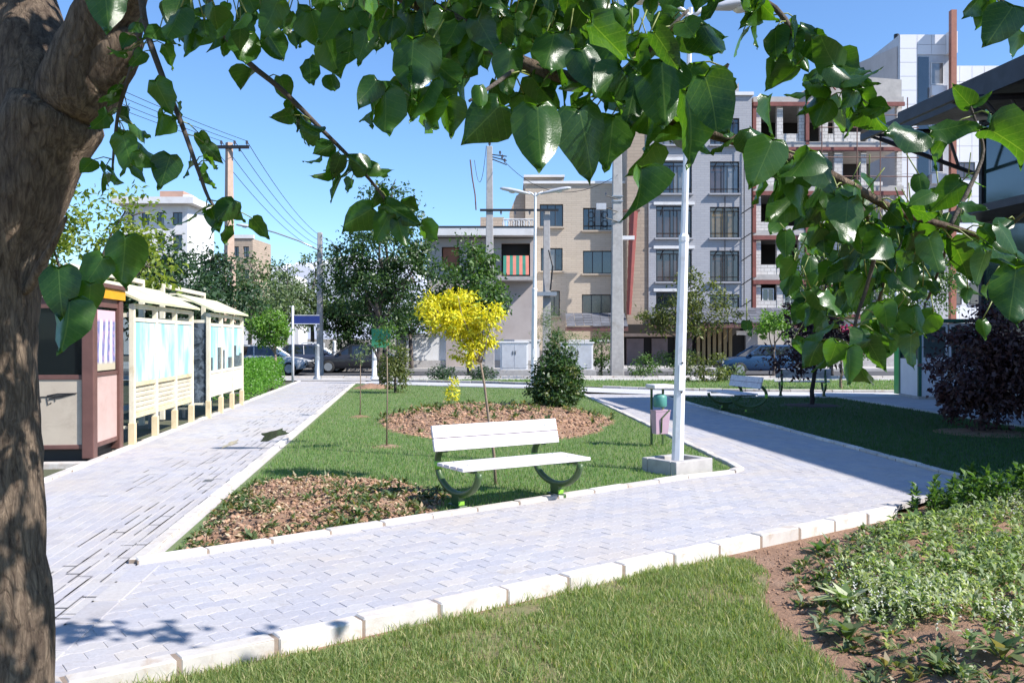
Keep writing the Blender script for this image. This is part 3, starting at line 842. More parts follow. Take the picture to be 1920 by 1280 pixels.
lamp1 = street_lamp('tall white lamp post standing in a concrete collar near the bench', (1.93,10.36,.0), 5.42, radians(8), radians(1.7), .074, .62, .56, .05)
street_lamp('white twin-headed lamp post in the middle distance behind the clipped shrub', (.70,28.6,0), 6.25, radians(-6), radians(.5), .10, 1.0, .66, .03)
# concrete collar round the foot of the near lamp
col = thing('concrete_collar', 'low square concrete collar round the foot of the lamp post', 'concrete base', (1.93,10.36,0), radians(37))
for (x0,x1,y0,y1) in ((-.31,.31,-.27,-.18),(-.31,.31,.18,.27),(-.31,-.22,-.177,.177),(.22,.31,-.177,.177)):
    MB().box(x0,x1,y0,y1,-.05,.165).build('concrete_block', M['concrete'], col, bevel=.012)
MB().box(-.218,.10,-.178,.178,-.05,.10).build('concrete_fill', M['concrete'], col)

# ------------------------------------------------------------------ litter bin
M['pink'] = mat('pink_plastic', (.55,.38,.47), (.47,.31,.40), .45, 6)
M['teal'] = mat('teal_plastic', (.09,.30,.26), (.07,.24,.21), .45, 6)
bx, by = 2.12, 12.75
lb = thing('litter_bin', 'pink and teal litter bin under a white lid beside the lamp post', 'litter bin', (bx,by,0), radians(20))
lb.scale = (.85,.85,.95)
for sx in (-1,1): MB().box(sx*.11-.018,sx*.11+.018,.06,.09,-.03,.90).build('post', M['dark_green_metal'], lb, bevel=.004)
bk = MB()
bk.add([(-.11,-.09,.20),(.11,-.09,.20),(.11,.06,.20),(-.11,.06,.20),(-.14,-.13,.55),(.14,-.13,.55),(.14,.06,.55),(-.14,.06,.55)],[(0,3,2,1),(0,1,5,4),(1,2,6,5),(2,3,7,6),(3,0,4,7)])
b1 = bk.build('bucket', M['pink'], lb)
MB().tube([(-.02,-.102,.22),(-.03,-.138,.44),(.11,-.142,.56)], .012, 6).build('strap', M['dark_green_metal'], b1)
MB().box(-.145,.145,-.135,.065,.545,.56).build('bucket_rim', M['pink'], b1)
MB().lathe([(.10,.60),(.115,.62),(.115,.75),(.10,.78),(.05,.80)], 14, (0,-.02,0)).build('ash_pot', M['teal'], lb, True)
MB().box(-.19,.19,-.17,.15,.88,.945).build('lid', M['bench_white'], lb, bevel=.015)

# ------------------------------------------------------------------ kiosk
M['kiosk_brown'] = mat('brown_frame_paint', (.155,.075,.062), (.115,.055,.046), .45, 5, dirt=(.10,.05,.04))
M['kiosk_panel'] = mat('beige_panel', (.50,.43,.34), (.45,.38,.30), .5, 3, dirt=(.34,.28,.22), dirtscale=2)
M['kiosk_pink'] = mat('pinkish_panel', (.56,.40,.36), (.50,.35,.31), .5, 3, dirt=(.40,.28,.24), dirtscale=2)
M['amber'] = mat('amber_fascia', (.78,.38,.015), (.70,.31,.01), .4, 4)
M['purple'] = mat('purple_curtain', (.16,.03,.32), (.08,.015,.18), .8, 9)
TH = math.atan(.118)
kx, ky = -5.33, 11.3
ki = thing('kiosk', 'brown framed street kiosk with beige panels and amber fascia left of the path', 'kiosk', (kx,ky,0), TH)
W_, D_ = 2.5, 1.2
MB().box(-W_+.12,-.12,.12,D_-.12,-.1,.14).build('plinth', M['black'], ki)  # black colour stands in for the shadowed gap under the kiosk
MB().box(-W_+.03,-.03,.03,D_-.03,.14,.2).build('floor_frame', M['kiosk_brown'], ki, bevel=.01)
for (px_, py_) in ((0,0),(-W_,0),(0,D_),(-W_,D_),(-W_/2,0)):
    s_ = .075
    cx = -s_ if px_ == 0 else (px_+s_ if px_ == -W_ else px_); cy = s_ if py_ == 0 else py_-s_
    if px_ == -W_/2: MB().box(cx-.04,cx+.04,.02,.10,.2,2.08).build('mullion', M['kiosk_brown'], ki)
    else: MB().box(cx-s_,cx+s_,cy-s_,cy+s_,.02,2.08).build('corner_post', M['kiosk_brown'], ki, bevel=.012)
front = MB().box(-W_+.15,-.15,.045,.085,.2,1.03).build('front_panel', M['kiosk_panel'], ki)
MB().box(-.085,-.045,.15,D_-.15,.2,1.06).build('side_panel', M['kiosk_pink'], ki)
MB().box(-W_+.045,-W_+.085,.15,D_-.15,.2,2.0).build('far_side_panel', M['kiosk_panel'], ki)
MB().box(-W_+.15,-.15,D_-.085,D_-.045,.2,2.0).build('rear_panel', M['kiosk_panel'], ki)
MB().box(-W_+.15,-.15,.03,.10,1.03,1.09).build('window_sill', M['kiosk_brown'], ki, bevel=.006)
MB().box(-.10,-.03,.15,D_-.15,1.06,1.11).build('side_sill', M['kiosk_brown'], ki, bevel=.006)
MB().box(-W_+.15,-.15,.03,.12,1.94,2.08).build('front_header', M['kiosk_brown'], ki)
MB().box(-.12,-.03,.15,D_-.15,1.97,2.08).build('side_header', M['kiosk_brown'], ki)
MB().box(-W_+.15,-W_/2-.04,.06,.068,1.09,1.94).build('pane', M['clear'], ki)
MB().box(-W_/2+.04,-.15,.06,.068,1.09,1.94).build('pane', M['clear'], ki)
MB().box(-.068,-.06,.15,D_-.15,1.11,1.97).build('pane', M['clear'], ki)
# amber band, trim and roof
for (a,b,c,d) in ((-W_-.02,.02,-.02,.03),(-.03,.02,.031,D_+.02)):
    MB().box(a,b,c,d,2.085,2.215).build('fascia_band', M['amber'], ki)
MB().box(-.10,.035,-.035,.10,2.08,2.22).build('fascia_corner', M['kiosk_brown'], ki)
MB().box(-W_-.05,.05,-.05,D_+.05,2.22,2.28).build('roof', M['kiosk_brown'], ki, bevel=.01)
MB().box(-W_-.02,-.05,.04,D_+.02,2.05,2.08).build('ceiling', M['kiosk_brown'], ki)
# inside: curtain folds, counter and papers; poster in the side window
cu = MB()
for k in range(18):
    x = -W_+.25+k*.06
    if k in (6,7,8): continue
    cu.tube([(x,.55+.03*(k%2),1.1),(x,.55+.03*(k%2),1.95)], .036, 6)
cu.build('curtain', M['purple'], ki, True)
MB().box(-W_+.2,-.2,.12,.5,1.0,1.04).build('counter', M['kiosk_brown'], ki)
for k in range(5):
    MB(Matrix.Translation((-1.75+.22*k,.22,1.05+.01*k))@Matrix.Rotation(.3*k,4,'Z')).box(-.09,.09,-.06,.06,0,.03+.02*(k%2)).build('paper_stack', mat('paper', (.75,.74,.70), None, .7), ki)
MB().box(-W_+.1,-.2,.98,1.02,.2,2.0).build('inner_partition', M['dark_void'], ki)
def poster_mat():
    m, n, l, b = newmat('kiosk_poster')
    tc = n.new('ShaderNodeTexCoord'); sp = n.new('ShaderNodeSeparateXYZ'); l.new(tc.outputs['Generated'], sp.inputs[0])
    wv = n.new('ShaderNodeTexWave'); wv.inputs['Scale'].default_value = 1.2; wv.inputs['Distortion'].default_value = 2.5; wv.bands_direction = 'Y'; wv.inputs['Detail'].default_value = 3
    l.new(tc.outputs['Generated'], wv.inputs['Vector'])
    c = mixc(n, l, ramp(n, l, wv.outputs['Fac'], .35, .62), (.72,.70,.72), (.16,.17,.36))
    nz = noise(n, l, tc.outputs['Generated'], 9, 5)
    c = mixc(n, l, ramp(n, l, nz, .45, .65, (0,)*3, (.5,)*3), c, (.70,.42,.45))
    c = mixc(n, l, ramp(n, l, sp.outputs[2], .80, .86), c, (.72,.45,.50))
    c = mixc(n, l, ramp(n, l, sp.outputs[2], .10, .16, (1,)*3, (0,)*3), c, (.50,.44,.32))
    l.new(c, b.inputs['Base Color']); b.inputs['Roughness'].default_value = .5
    return m
MB().box(-.058,-.05,.2,D_-.2,1.13,1.93).build('poster', poster_mat(), ki)
# handwritten-looking mark on the front panel
em = MB()
ink = mat('dark_ink', (.03,.028,.03), None, .6)
def stroke(pts, r): em.tube([(-.62+x*.42, .041, .80+z*.16) for x, z in pts], r, 5, True)
stroke([(-1.1,-.1),(-.7,.0),(-.2,.05),(.3,.1),(.9,.32)], .008)
stroke([(.1,.15),(.4,.3),(.95,.34),(.5,.05),(.15,-.1)], .010)
stroke([(-.55,.0),(-.5,-.32)], .006); stroke([(-.32,.02),(-.36,-.45),(-.25,-.5)], .006); stroke([(-.1,.04),(-.08,-.35)], .006)
stroke([(.08,.06),(.12,-.55),(.22,-.4)], .007); stroke([(.3,.05),(.33,-.28)], .006); stroke([(-.9,-.06),(-.95,-.3)], .005)
em.build('script_mark', ink, front)
# paving lip in front
MB(Matrix.Translation((kx,ky,0))@Matrix.Rotation(TH,4,'Z')).box(-2.6,.02,-.36,-.18,-.08,.02).build('kerb_stone', M['kerb'], bpy.data.objects['left_kerb'], bevel=.01)

# ------------------------------------------------------------------ poster shelters
def ad_mat(name, skyline):
    m, n, l, b = newmat(name)
    tc = n.new('ShaderNodeTexCoord'); mp = n.new('ShaderNodeMapping')
    mp.inputs['Scale'].default_value = (1,2.2,1.0); l.new(tc.outputs['Object'], mp.inputs['Vector'])
    f = noise(n, l, mp.outputs[0], 1.1, 4, .55)
    c = mixc(n, l, ramp(n, l, f, .40, .62), (.30,.66,.72), (.74,.84,.84))
    if skyline:
        sp = n.new('ShaderNodeSeparateXYZ'); l.new(tc.outputs['Object'], sp.inputs[0])
        vr = n.new('ShaderNodeTexVoronoi'); vr.inputs['Scale'].default_value = 2.6; vr.voronoi_dimensions = '1D'
        l.new(sp.outputs[1], vr.inputs['W'])
        h = n.new('ShaderNodeMapRange'); h.inputs['To Min'].default_value = .80; h.inputs['To Max'].default_value = 1.45
        s2 = n.new('ShaderNodeSeparateColor'); l.new(vr.outputs['Color'], s2.inputs[0]); l.new(s2.outputs[0], h.inputs['Value'])
        lt = n.new('ShaderNodeMath'); lt.operation = 'LESS_THAN'; l.new(sp.outputs[2], lt.inputs[0]); l.new(h.outputs[0], lt.inputs[1])
        c = mixc(n, l, lt.outputs[0], c, mixc(n, l, ramp(n, l, noise(n, l, tc.outputs['Object'], 9, 4), .4, .6), (.03,.05,.06), (.10,.16,.17)))
    l.new(c, b.inputs['Base Color']); b.inputs['Roughness'].default_value = .25
    return m
M['ad1'] = ad_mat('cyan_poster', False); M['ad2'] = ad_mat('cyan_skyline_poster', True)
M['awning'] = mat('yellow_green_roof', (.66,.64,.42), (.58,.56,.36), .55, 3, dirt=(.44,.40,.26))
def busy_mat():
    m, n, l, b = newmat('busy_dark_poster')
    tc = n.new('ShaderNodeTexCoord')
    f = noise(n, l, tc.outputs['Object'], 7, 6, .7, 1.)
    c = mixc(n, l, ramp(n, l, f, .42, .62), (.03,.04,.05), (.16,.20,.24))
    f2 = noise(n, l, tc.outputs['Object'], 4, 3)
    c = mixc(n, l, ramp(n, l, f2, .66, .70), c, (.5,.22,.10))
    l.new(c, b.inputs['Base Color']); b.inputs['Roughness'].default_value = .15
    return m
def shelter(label, loc, rz, second):
    t = thing('poster_shelter', label, 'shelter', loc, rz, 'cream poster shelters along the left path')
    LEN = 3.5; ys = [0, LEN/3, 2*LEN/3, LEN]
    m1 = M['cream_light'] if second else M['cream']
    for y in ys:
        p = MB().box(-.075,0,y-.0375,y+.0375,.0,2.05).build('post', M['cream_light'], t, bevel=.006)
        MB().box(-.085,.01,y-.047,y+.047,-.03,.34).build('foot', M['cream'], p, bevel=.006)
    for i, (z0, z1) in enumerate(((1.99,2.06),(1.80,1.86),(.86,.92),(.40,.47))):
        for k in range(3):
            MB().box(-.062,-.012,ys[k]+.038,ys[k+1]-.038,z0,z1).build('rail', m1 if i > 1 else M['cream_light'], t, bevel=.004)
    for k in range(3):
        y0, y1 = ys[k]+.04, ys[k+1]-.04
        MB().box(-.05,-.025,y0+.01,y1-.01,.925,1.795).build('poster', M['ad2' if second else 'ad1'], t)
        if second:
            MB().box(-.05,-.025,y0,y1,.475,.855).build('lower_panel', M['cream_light'], t)
        else:
            for j in range(5):
                z = .50+j*.075
                MB(Matrix.Translation((-.038,0,z))@Matrix.Rotation(radians(25),4,'Y')).box(-.006,.006,y0,y1,-.024,.024).build('slat', M['cream_light'], t)
    MB().box(-.08,-.055,ys[0]+.04,ys[3]-.04,.48,.85).build('backing', M['cream_light'], t)
    ro = MB()
    ro.add([(.10,-.10,2.075),(.10,LEN+.1,2.075),(-.62,LEN+.1,2.40),(-.62,-.1,2.40),(.10,-.10,2.11),(.10,LEN+.1,2.11),(-.62,LEN+.1,2.435),(-.62,-.1,2.435)],
           [(0,1,2,3),(7,6,5,4),(0,4,5,1),(1,5,6,2),(2,6,7,3),(3,7,4,0)])
    ro.build('roof', M['awning'], t)
    for y in (0, LEN):
        MB().box(-.95,-.86,y-.045,y+.045,-.02,2.62).build('rear_post', M['cream_light'], t, bevel=.006)
        MB().box(-.86,-.08,y-.015,y+.015,.26,.30).build('end_rail', M['cream_light'], t)
        MB().box(-.86,-.08,y-.015,y+.015,1.86,1.92).build('end_rail', M['cream_light'], t)
        MB().box(-.85,-.09,y-.006,y+.006,.30,1.86).build('end_pane', busy_mat() if (second and y == 0) else M['clear'], t)
    MB().box(-.95,-.86,.046,LEN-.046,2.54,2.62).build('top_beam', M['cream_light'], t, bevel=.006)
    MB().box(-.93,-.88,.046,LEN-.046,2.36,2.41).build('lower_beam', M['cream_light'], t)
    for y in (0,LEN): MB().box(-.86,-.60,y-.03,y+.03,2.40,2.435).build('roof_arm', M['cream_light'], t)
    # seat inside
    MB().box(-.80,-.45,.15,LEN-.15,.40,.44).build('seat', M['steel'], t)
    for y in (.5,LEN-.5): MB().box(-.65,-.60,y-.02,y+.02,-.03,.40).build('seat_leg', M['steel'], t)
    return t
shelter('nearer cream shelter with plain cyan posters above a slatted panel', (-5.42,12.75,.0), TH, False)
shelter('farther cream shelter with skyline posters and a dark end pane', (-5.90,17.35,.0), TH, True)

# ------------------------------------------------------------------ sentry booth on the right
M['booth_white'] = mat('booth_white', (.70,.70,.74), (.64,.64,.68), .45, 4)
M['green_paint'] = mat('bright_green_paint', (.02,.38,.10), (.015,.32,.08), .45, 5)
M['booth_green'] = mat('dark_booth_green', (.02,.12,.07), None, .5)
bo = thing('sentry_booth', 'small white booth with dark green corners behind the purple bush', 'booth', (10.55,23.0,0), radians(-4))
MB().box(0,1.5,.0,1.4,-.02,.06).build('base', M['concrete'], bo)
for (x,y) in ((.03,.03),(1.47,.03),(.03,1.37),(1.47,1.37)): MB().box(x-.04,x+.04,y-.04,y+.04,.06,1.98).build('corner_post', M['booth_green'], bo)
for (x0,x1) in ((.07,.73),(.77,1.43)):
    MB().box(x0,x1,.01,.04,.06,1.02).build('lower_panel', M['booth_white'], bo)
    MB().box(x0+.05,x1-.05,.018,.028,1.07,1.86).build('pane', M['clear'], bo)
    fr = MB().box(x0,x1,.01,.04,1.02,1.07).box(x0,x1,.01,.04,1.86,1.95).box(x0,x0+.05,.01,.04,1.07,1.86).box(x1-.05,x1,.01,.04,1.07,1.86).build('window_frame', M['booth_white'], bo)
MB().box(.01,.04,.07,1.33,.06,1.02).build('side_panel', M['booth_white'], bo)
MB().box(.018,.028,.07,1.33,1.02,1.95).build('pane', M['clear'], bo)
MB().box(.07,1.43,1.36,1.39,.06,1.95).build('rear_panel', M['booth_white'], bo)
MB().box(1.46,1.49,.07,1.33,.06,1.95).build('far_panel', M['booth_white'], bo)
MB().box(-.15,1.65,-.18,1.55,1.98,2.06).build('roof', M['booth_green'], bo, bevel=.01)
gc = thing('green_cabinet', 'upright bright green cabinet left of the white booth', 'cabinet', (10.72,24.5,0), 0)
MB().box(0,.24,0,.4,.02,1.72).build('body', M['green_paint'], gc, bevel=.01)
MB().box(-.02,.26,-.02,.42,1.72,1.78).build('cap', M['green_paint'], gc)
MB().box(.03,.21,-.012,-.002,.1,1.66).build('door', M['green_paint'], gc, bevel=.004)
wp = thing('thin_pole', 'thin white pole standing beside the green cabinet', 'pole', (11.7,27.0,0))
MB().tube([(0,0,-.05),(0,0,2.9)], [.06,.045], 8).build('shaft', M['white_metal'], wp, True)
MB().lathe([(.05,2.9),(.06,2.92),(.03,2.97)], 8).build('cap', M['white_metal'], wp)

# ------------------------------------------------------------------ electric cabinets by the street
M['cab_grey'] = mat('cabinet_grey', (.50,.52,.56), (.44,.46,.50), .5, 4, dirt=(.36,.36,.38))
M['cab_white'] = mat('cabinet_white', (.74,.74,.74), (.66,.66,.68), .5, 4)
def cabinet(label, x0, x1, ytop, ybot, d):
    xa, xb = PX(x0,d), PX(x1,d)
    t = thing('electric_cabinet', label, 'cabinet', ((xa+xb)/2,d,0), 0, 'electric cabinets beside the street')
    hw = (xb-xa)/2; H = PZ(ytop,d)
    MB().box(-hw-.12,hw+.12,-.1,.6,-.05,.28).build('plinth', M['concrete'], t, bevel=.01)
    MB().box(-hw,hw,0,.5,.28,H-.06).build('body', M['cab_white'], t, bevel=.01)
    MB().box(-hw-.05,hw+.05,-.05,.55,H-.06,H).build('cap', M['cab_white'], t, bevel=.01)
    for s in (-1,1):
        dd = MB().box(min(s*.01,s*(hw-.06)),max(s*.01,s*(hw-.06)),-.022,-.003,.36,H-.14).build('door', M['cab_grey'], t, bevel=.004)
        MB().box(s*.05-.012,s*.05+.012,-.045,-.022,.9,1.05).build('handle', M['black'], dd)
cabinet('grey-doored electric cabinet left of the middle lamp post', 938, 990, 640, 690, 36.2)
cabinet('grey-doored electric cabinet right of the clipped shrub', 1052, 1112, 641, 690, 36.4)

# ------------------------------------------------------------------ poles and wires
def concrete_pole(label, x, d, ytop, w0, w1, extra=None, name='concrete_pole'):
    t = thing(name, label, 'pole', (PX(x,d),d,0), 0, 'power poles along the street')
    H = PZ(ytop,d)
    mb = MB()
    mb.add([(-w0,-w0*.8,-.1),(w0,-w0*.8,-.1),(w0,w0*.8,-.1),(-w0,w0*.8,-.1),(-w1,-w1*.8,H),(w1,-w1*.8,H),(w1,w1*.8,H),(-w1,w1*.8,H)],
           [(0,3,2,1),(4,5,6,7),(0,1,5,4),(1,2,6,5),(2,3,7,6),(3,0,4,7)])
    mb.build('shaft', M['concrete'], t, bevel=.02)
    return t, H
def insulator(t, p, s=1.):
    MB().lathe([(.02*s,0),(.02*s,.05*s),(.05*s,.06*s),(.05*s,.09*s),(.03*s,.10*s),(.045*s,.12*s),(.045*s,.15*s),(.02*s,.17*s)], 8, p).build('insulator', M['glass_brown'], t)
t, H = concrete_pole('bright concrete power pole in front of the grey building', 1157, 36.9, 240, .27, .17)
for z in (H*.72,H*.70,H*.62): MB().box(-.22,.22,-.20,.20,z,z+.05).build('band', M['steel'], t)
for s_, z in ((-1,H*.71),(-1,H*.66),(-1,H*.62)): MB().tube([(0,-.2,z),(-.5,-.35,z+.12)], .02, 6).build('bracket', M['black'], t); insulator(t, (-.5,-.35,z+.12), .8)
MB().box(-.9,-.5,-.45,-.30,H*.665,H*.69).build('clamp_block', M['lamp_grey'], t)
tB, HB = concrete_pole('tall concrete pole with a long steel crossarm behind the trees', 918, 46.5, 275, .25, .15)
za = PZ(395,46.5)
MB().box(-.5,3.6,-.22,-.14,za-.06,za+.06).build('crossarm', M['black'], tB)
for k in range(4): insulator(tB, (.6+k*.75,-.18,za-.25), 1.2)
for k in range(3):
    MB().tube([(.15,-.1,HB-.45-.12*k),(.9,-.15,HB-.55-.22*k)], .03, 6).build('bracket', M['black'], tB); insulator(tB, (.55+.12*k,-.13,HB-.48-.2*k), 1.3)
insulator(tB, (0,0,HB), 1.6)
MB().tube([(-.7,-.2,za),(-.75,-.2,za+.8),(-.9,-.25,za+1.7),(-1.0,-.3,za+2.6)], .04, 6).build('cable_riser', M['kiosk_brown'], tB)
tC, HC = concrete_pole('shorter concrete pole carrying the right end of the crossarm', 1025, 46.6, 395, .22, .16)
MB().box(-.5,.5,-.5,.5,PZ(555,46.6),PZ(548,46.6)).build('platform', M['steel'], tC)
MB().tube([(.18,-.3,PZ(545,46.6)),(.30,-.4,PZ(500,46.6)),(.1,-.3,PZ(470,46.6))], .05, 6).build('cable', M['black'], tC)
# left wooden-coloured double pole
tA = thing('power_pole', 'tan double power pole with a dark crossarm behind the shelters', 'pole', (PX(430,40),40,0), 0, 'power poles along the street')
HA = PZ(268,40)
M['tan_pole'] = mat('tan_concrete', (.50,.36,.28), (.40,.29,.22), .85, 4, .03, 20)
for s_ in (-1,1):
    MB().tube([(s_*.22,0,-.1),(s_*.16,0,PZ(480,40))], [.13,.12], 4).build('leg', M['tan_pole'], tA)
MB().tube([(0,0,PZ(490,40)),(0,0,HA)], [.24,.17], 4).build('shaft', M['tan_pole'], tA)
MB().box(-.95,.95,-.22,-.12,HA-.30,HA-.16).build('crossarm', M['black'], tA)
for x in (-.85,-.3,.3,.85): insulator(tA, (x,-.17,HA-.16), 1.3)
MB().box(.48,.55,-.2,-.1,HA-.42,HA-.30).build('hook', M['black'], tA)
tD, HD = concrete_pole('slim concrete pole with a curved lamp arm at the end of the left path', 600, 38.5, 436, .14, .10)
arm = [Vector((0,-.1,PZ(470,38.5))), Vector((-.9,-.15,PZ(452,38.5))), Vector((-1.9,-.2,PZ(437,38.5))), Vector((-2.7,-.25,PZ(428,38.5)))]
MB().tube(arm, .035, 6).build('lamp_arm', M['steel'], tD, True)
a = MB(); b = MB(); lamp_head(a, b, -1, 0, 0, .9, radians(8))
for mb_ in (a,b): mb_.v = [(v[0]-3.1, v[1]-.28, v[2]+PZ(426,38.5)) for v in mb_.v]
h = a.build('lamp_head', M['lamp_grey'], tD, True); b.build('diffuser', M['diffuser'], h, True)

def wire(label, a, b, sag, r=.012):
    pts = [Vector(a).lerp(Vector(b), k/16) - Vector((0,0,sag*4*(k/16)*(1-k/16))) for k in range(17)]
    tag(MB().tube(pts, r, 5).build('overhead_wire', M['black']), label, 'wire', 'overhead wires')
AX = PX(430,40)
for i, x in enumerate((-.85,-.3,.3,.85)):
    nm = ('leftmost','second','third','rightmost')[i]
    wire('%s of the four overhead wires running away from the tan double pole' % nm, (AX+x,39.83,HA+.04), (PX(610,75)+x*.5,75,PZ(470-6*i,75)), .8, .016)
    wire('%s of the four overhead wires coming from the left to the tan double pole' % nm, (AX+x,39.83,HA+.04), (AX-6+x,12,HA+1.3), .6, .012)
wire('overhead wire looping from the tall concrete pole to the right', (PX(918,46.5)+.6,46.4,HB-.6), (PX(1157,36.9),36.7,PZ(330,36.9)), 1.2, .014)
wire('thin cable drooping left of the tall concrete pole', (PX(890,46.5),46.3,za+2.6), (PX(912,46.5),46.3,HB), 1.5, .014)

# ------------------------------------------------------------------ street signs and small posts at the end of the left path
M['sign_blue'] = mat('blue_sign', (.02,.04,.20), (.018,.035,.17), .4, 4)
sg = thing('street_sign', 'white sign pole with a blue street nameplate at the path end', 'sign', (PX(549,32.4),32.4,0))
MB().tube([(0,0,-.05),(0,0,2.75)], [.05,.045], 8).build('pole', M['white_metal'], sg, True)
bp_ = MB().box(.05,.98,-.02,.02,2.08,2.42).build('nameplate', M['sign_blue'], sg)
MB().box(.05,.98,-.026,-.021,2.395,2.418).build('rim', M['white_metal'], bp_)
MB().box(.05,.98,-.026,-.021,2.082,2.105).build('rim', M['white_metal'], bp_)
gs = thing('green_board', 'square green board on a dark forked post behind the sapling', 'sign', (PX(716,30.6),30.6,0))
MB().tube([(-.05,0,-.05),(-.05,0,.75),(.28,0,1.35)], .05, 6).tube([(-.05,0,.7),(-.32,0,1.3)], .045, 6).build('forked_post', M['bark_dark'], gs)
MB().box(-.35,.30,-.03,.0,1.25,1.9).build('board', mat('faded_green_board', (.04,.26,.13), (.03,.2,.1), .6), gs)
wg = thing('white_barrier', 'small white tubular barrier frame across the street', 'barrier', (PX(587,45.0),45.0,0))
for x in (-.55,0,.55): MB().box(x-.04,x+.04,-.04,.04,-.15,1.35).build('upright', M['white_metal'], wg)
for z in (.35,1.31,.75): MB().box(-.51,-.04,-.03,.03,z,z+.08).box(.04,.51,-.03,.03,z,z+.08).build('crossbar', M['white_metal'], wg)
def bollard(label, x, d, h, m):
    t = thing('bollard', label, 'bollard', (PX(x,d),d,0), 0, 'bollards at the street')
    MB().lathe([(.16,-.15),(.16,.06),(.10,.12),(.085,h-.1),(.10,h-.06),(.06,h)], 12).build('post', m, t, True)
    MB().lathe([(.088,h*.55),(.1,h*.56),(.1,h*.62),(.088,h*.63)], 12).build('ring', M['steel'], t)
bollard('tall white bollard right of the slim lamp pole', 627, 45.6, 1.45, M['white_metal'])
bollard('grey post in front of the white barrier', 595, 34.2, 1.35, M['steel'])
bollard('white post behind the olive shrub', 702, 34.3, 1.3, M['white_metal'])

# ------------------------------------------------------------------ cars
def make_car(label, loc, rz, paint, L=4.3, group='cars parked along the street'):
    t = thing('parked_car', label, 'car', loc, rz, group)
    W = .84
    # side profile stations: x, z_low, z_belt, half-width
    st = [(-2.1,.42,.62,.66),(-2.0,.30,.80,.76),(-1.5,.24,.90,.83),(-.8,.22,.92,.85),(0,.22,.91,.85),(.8,.22,.89,.85),(1.5,.24,.80,.83),(2.0,.30,.68,.76),(2.12,.42,.58,.68)]
    k = L/4.24
    mb = MB(); vs = []; fs = []
    for (x, zl, zb, hw) in st:
        x *= k
        vs += [(x,-hw*.92,zl),(x,-hw,zl+.14),(x,-hw,zb-.14),(x,-hw*.93,zb),(x,hw*.93,zb),(x,hw,zb-.14),(x,hw,zl+.14),(x,hw*.92,zl)]
    for i in range(len(st)-1):
        for j in range(8): fs.append((i*8+j, i*8+(j+1)%8, (i+1)*8+(j+1)%8, (i+1)*8+j))
    fs += [tuple(range(8))[::-1], tuple((len(st)-1)*8+j for j in range(8))]
    mb.add(vs, fs)
    body = mb.build('body', paint, t, True, bevel=.02)
    cb = MB()
    z0, z1 = .88, 1.40
    lo = [(-1.62*k,-.76),(1.02*k,-.76),(1.02*k,.76),(-1.62*k,.76)]; hi = [(-1.08*k,-.60),(.32*k,-.60),(.32*k,.60),(-1.08*k,.60)]
    cb.add([(x,y,z0) for x,y in lo]+[(x,y,z1-.06) for x,y in hi], [(0,1,5,4),(1,2,6,5),(2,3,7,6),(3,0,4,7),(4,5,6,7)])
    cb.build('glasshouse', M['glass_car'], t)
    rf = MB()
    rf.add([(x*1.03,y*1.03,z1-.07) for x,y in hi]+[(x*.92,y*.9,z1) for x,y in hi], [(0,1,5,4),(1,2,6,5),(2,3,7,6),(3,0,4,7),(4,5,6,7)])
    rf.build('roof', paint, t, True)
    for (x,y,hx,hy) in ((lo[0][0],lo[0][1],hi[0][0],hi[0][1]),(lo[1][0],lo[1][1],hi[1][0],hi[1][1]),(lo[2][0],lo[2][1],hi[2][0],hi[2][1]),(lo[3][0],lo[3][1],hi[3][0],hi[3][1])):
        MB().tube([(x,y*1.01,z0),(hx,hy*1.02,z1-.05)], .04, 6).build('roof_pillar', paint, t)
    for s in (-1,1): MB().tube([(-.25*k,s*.775,z0),(-.3*k,s*.62,z1-.06)], .03, 6).build('door_pillar', paint, t)
    for x in (-1.35*k,1.33*k):
        for s in (-1,1):
            wh = MB(Matrix.Translation((x,s*.76,.31))@Matrix.Rotation(pi/2,4,'X')).lathe([(.20,-.09),(.30,-.09),(.31,-.06),(.31,.06),(.30,.09),(.20,.09)], 20).build('wheel', M['rubber'], t, True)
            MB(Matrix.Translation((x,s*.80,.31))@Matrix.Rotation(pi/2,4,'X')).lathe([(.20,-.055),(.19,-.04),(.06,-.03),(.06,.03),(.19,.04),(.20,.055)], 14).build('rim', M['steel'], wh)
    for s in (-1,1):
        MB().box(2.02*k,2.10*k,s*.58-.13,s*.58+.13,.55,.66).build('headlight', M['diffuser'], t, bevel=.01)
        MB().box(-2.09*k,-2.03*k,s*.56-.14,s*.56+.14,.60,.74).build('taillight', mat('red_lens', (.35,.02,.02), None, .2), t, bevel=.01)
        MB().box(.72*k,.86*k,s*.84-.07,s*.84+.07,.93,1.04).build('mirror', paint, t, bevel=.02)
        for x in (-.75,.25): MB().box(x-.08,x+.08,s*.852-.012,s*.852+.012,.74,.77).build('door_handle', M['black'], t)
    MB().box(2.06*k,2.17*k,-.70,.70,.34,.48).build('bumper', M['black'], t, bevel=.02)
    MB().box(-2.17*k,-2.06*k,-.70,.70,.36,.50).build('bumper', M['black'], t, bevel=.02)
    return t
def carpaint(n, c): return mat(n, c, tuple(x*.92 for x in c), .22, 2, spec=.7)
make_car('dark blue saloon parked in front of the grey building', (PX(1432,41),41.0,-.13), radians(182), carpaint('blue_car_paint', (.02,.06,.14)))
make_car('dark car parked deep in the tree shade beyond the path end', (PX(577,44.0),44.8,-.13), radians(4), carpaint('navy_car_paint', (.04,.05,.09)))
make_car('silver car half hidden behind the hedge on the left', (PX(500,42),41.5,-.13), radians(2), carpaint('silver_car_paint', (.50,.52,.55)))
make_car('black car in the deep shade behind the white bollard', (PX(672,44.6),44.4,-.13), radians(184), carpaint('black_car_paint', (.03,.03,.035)))

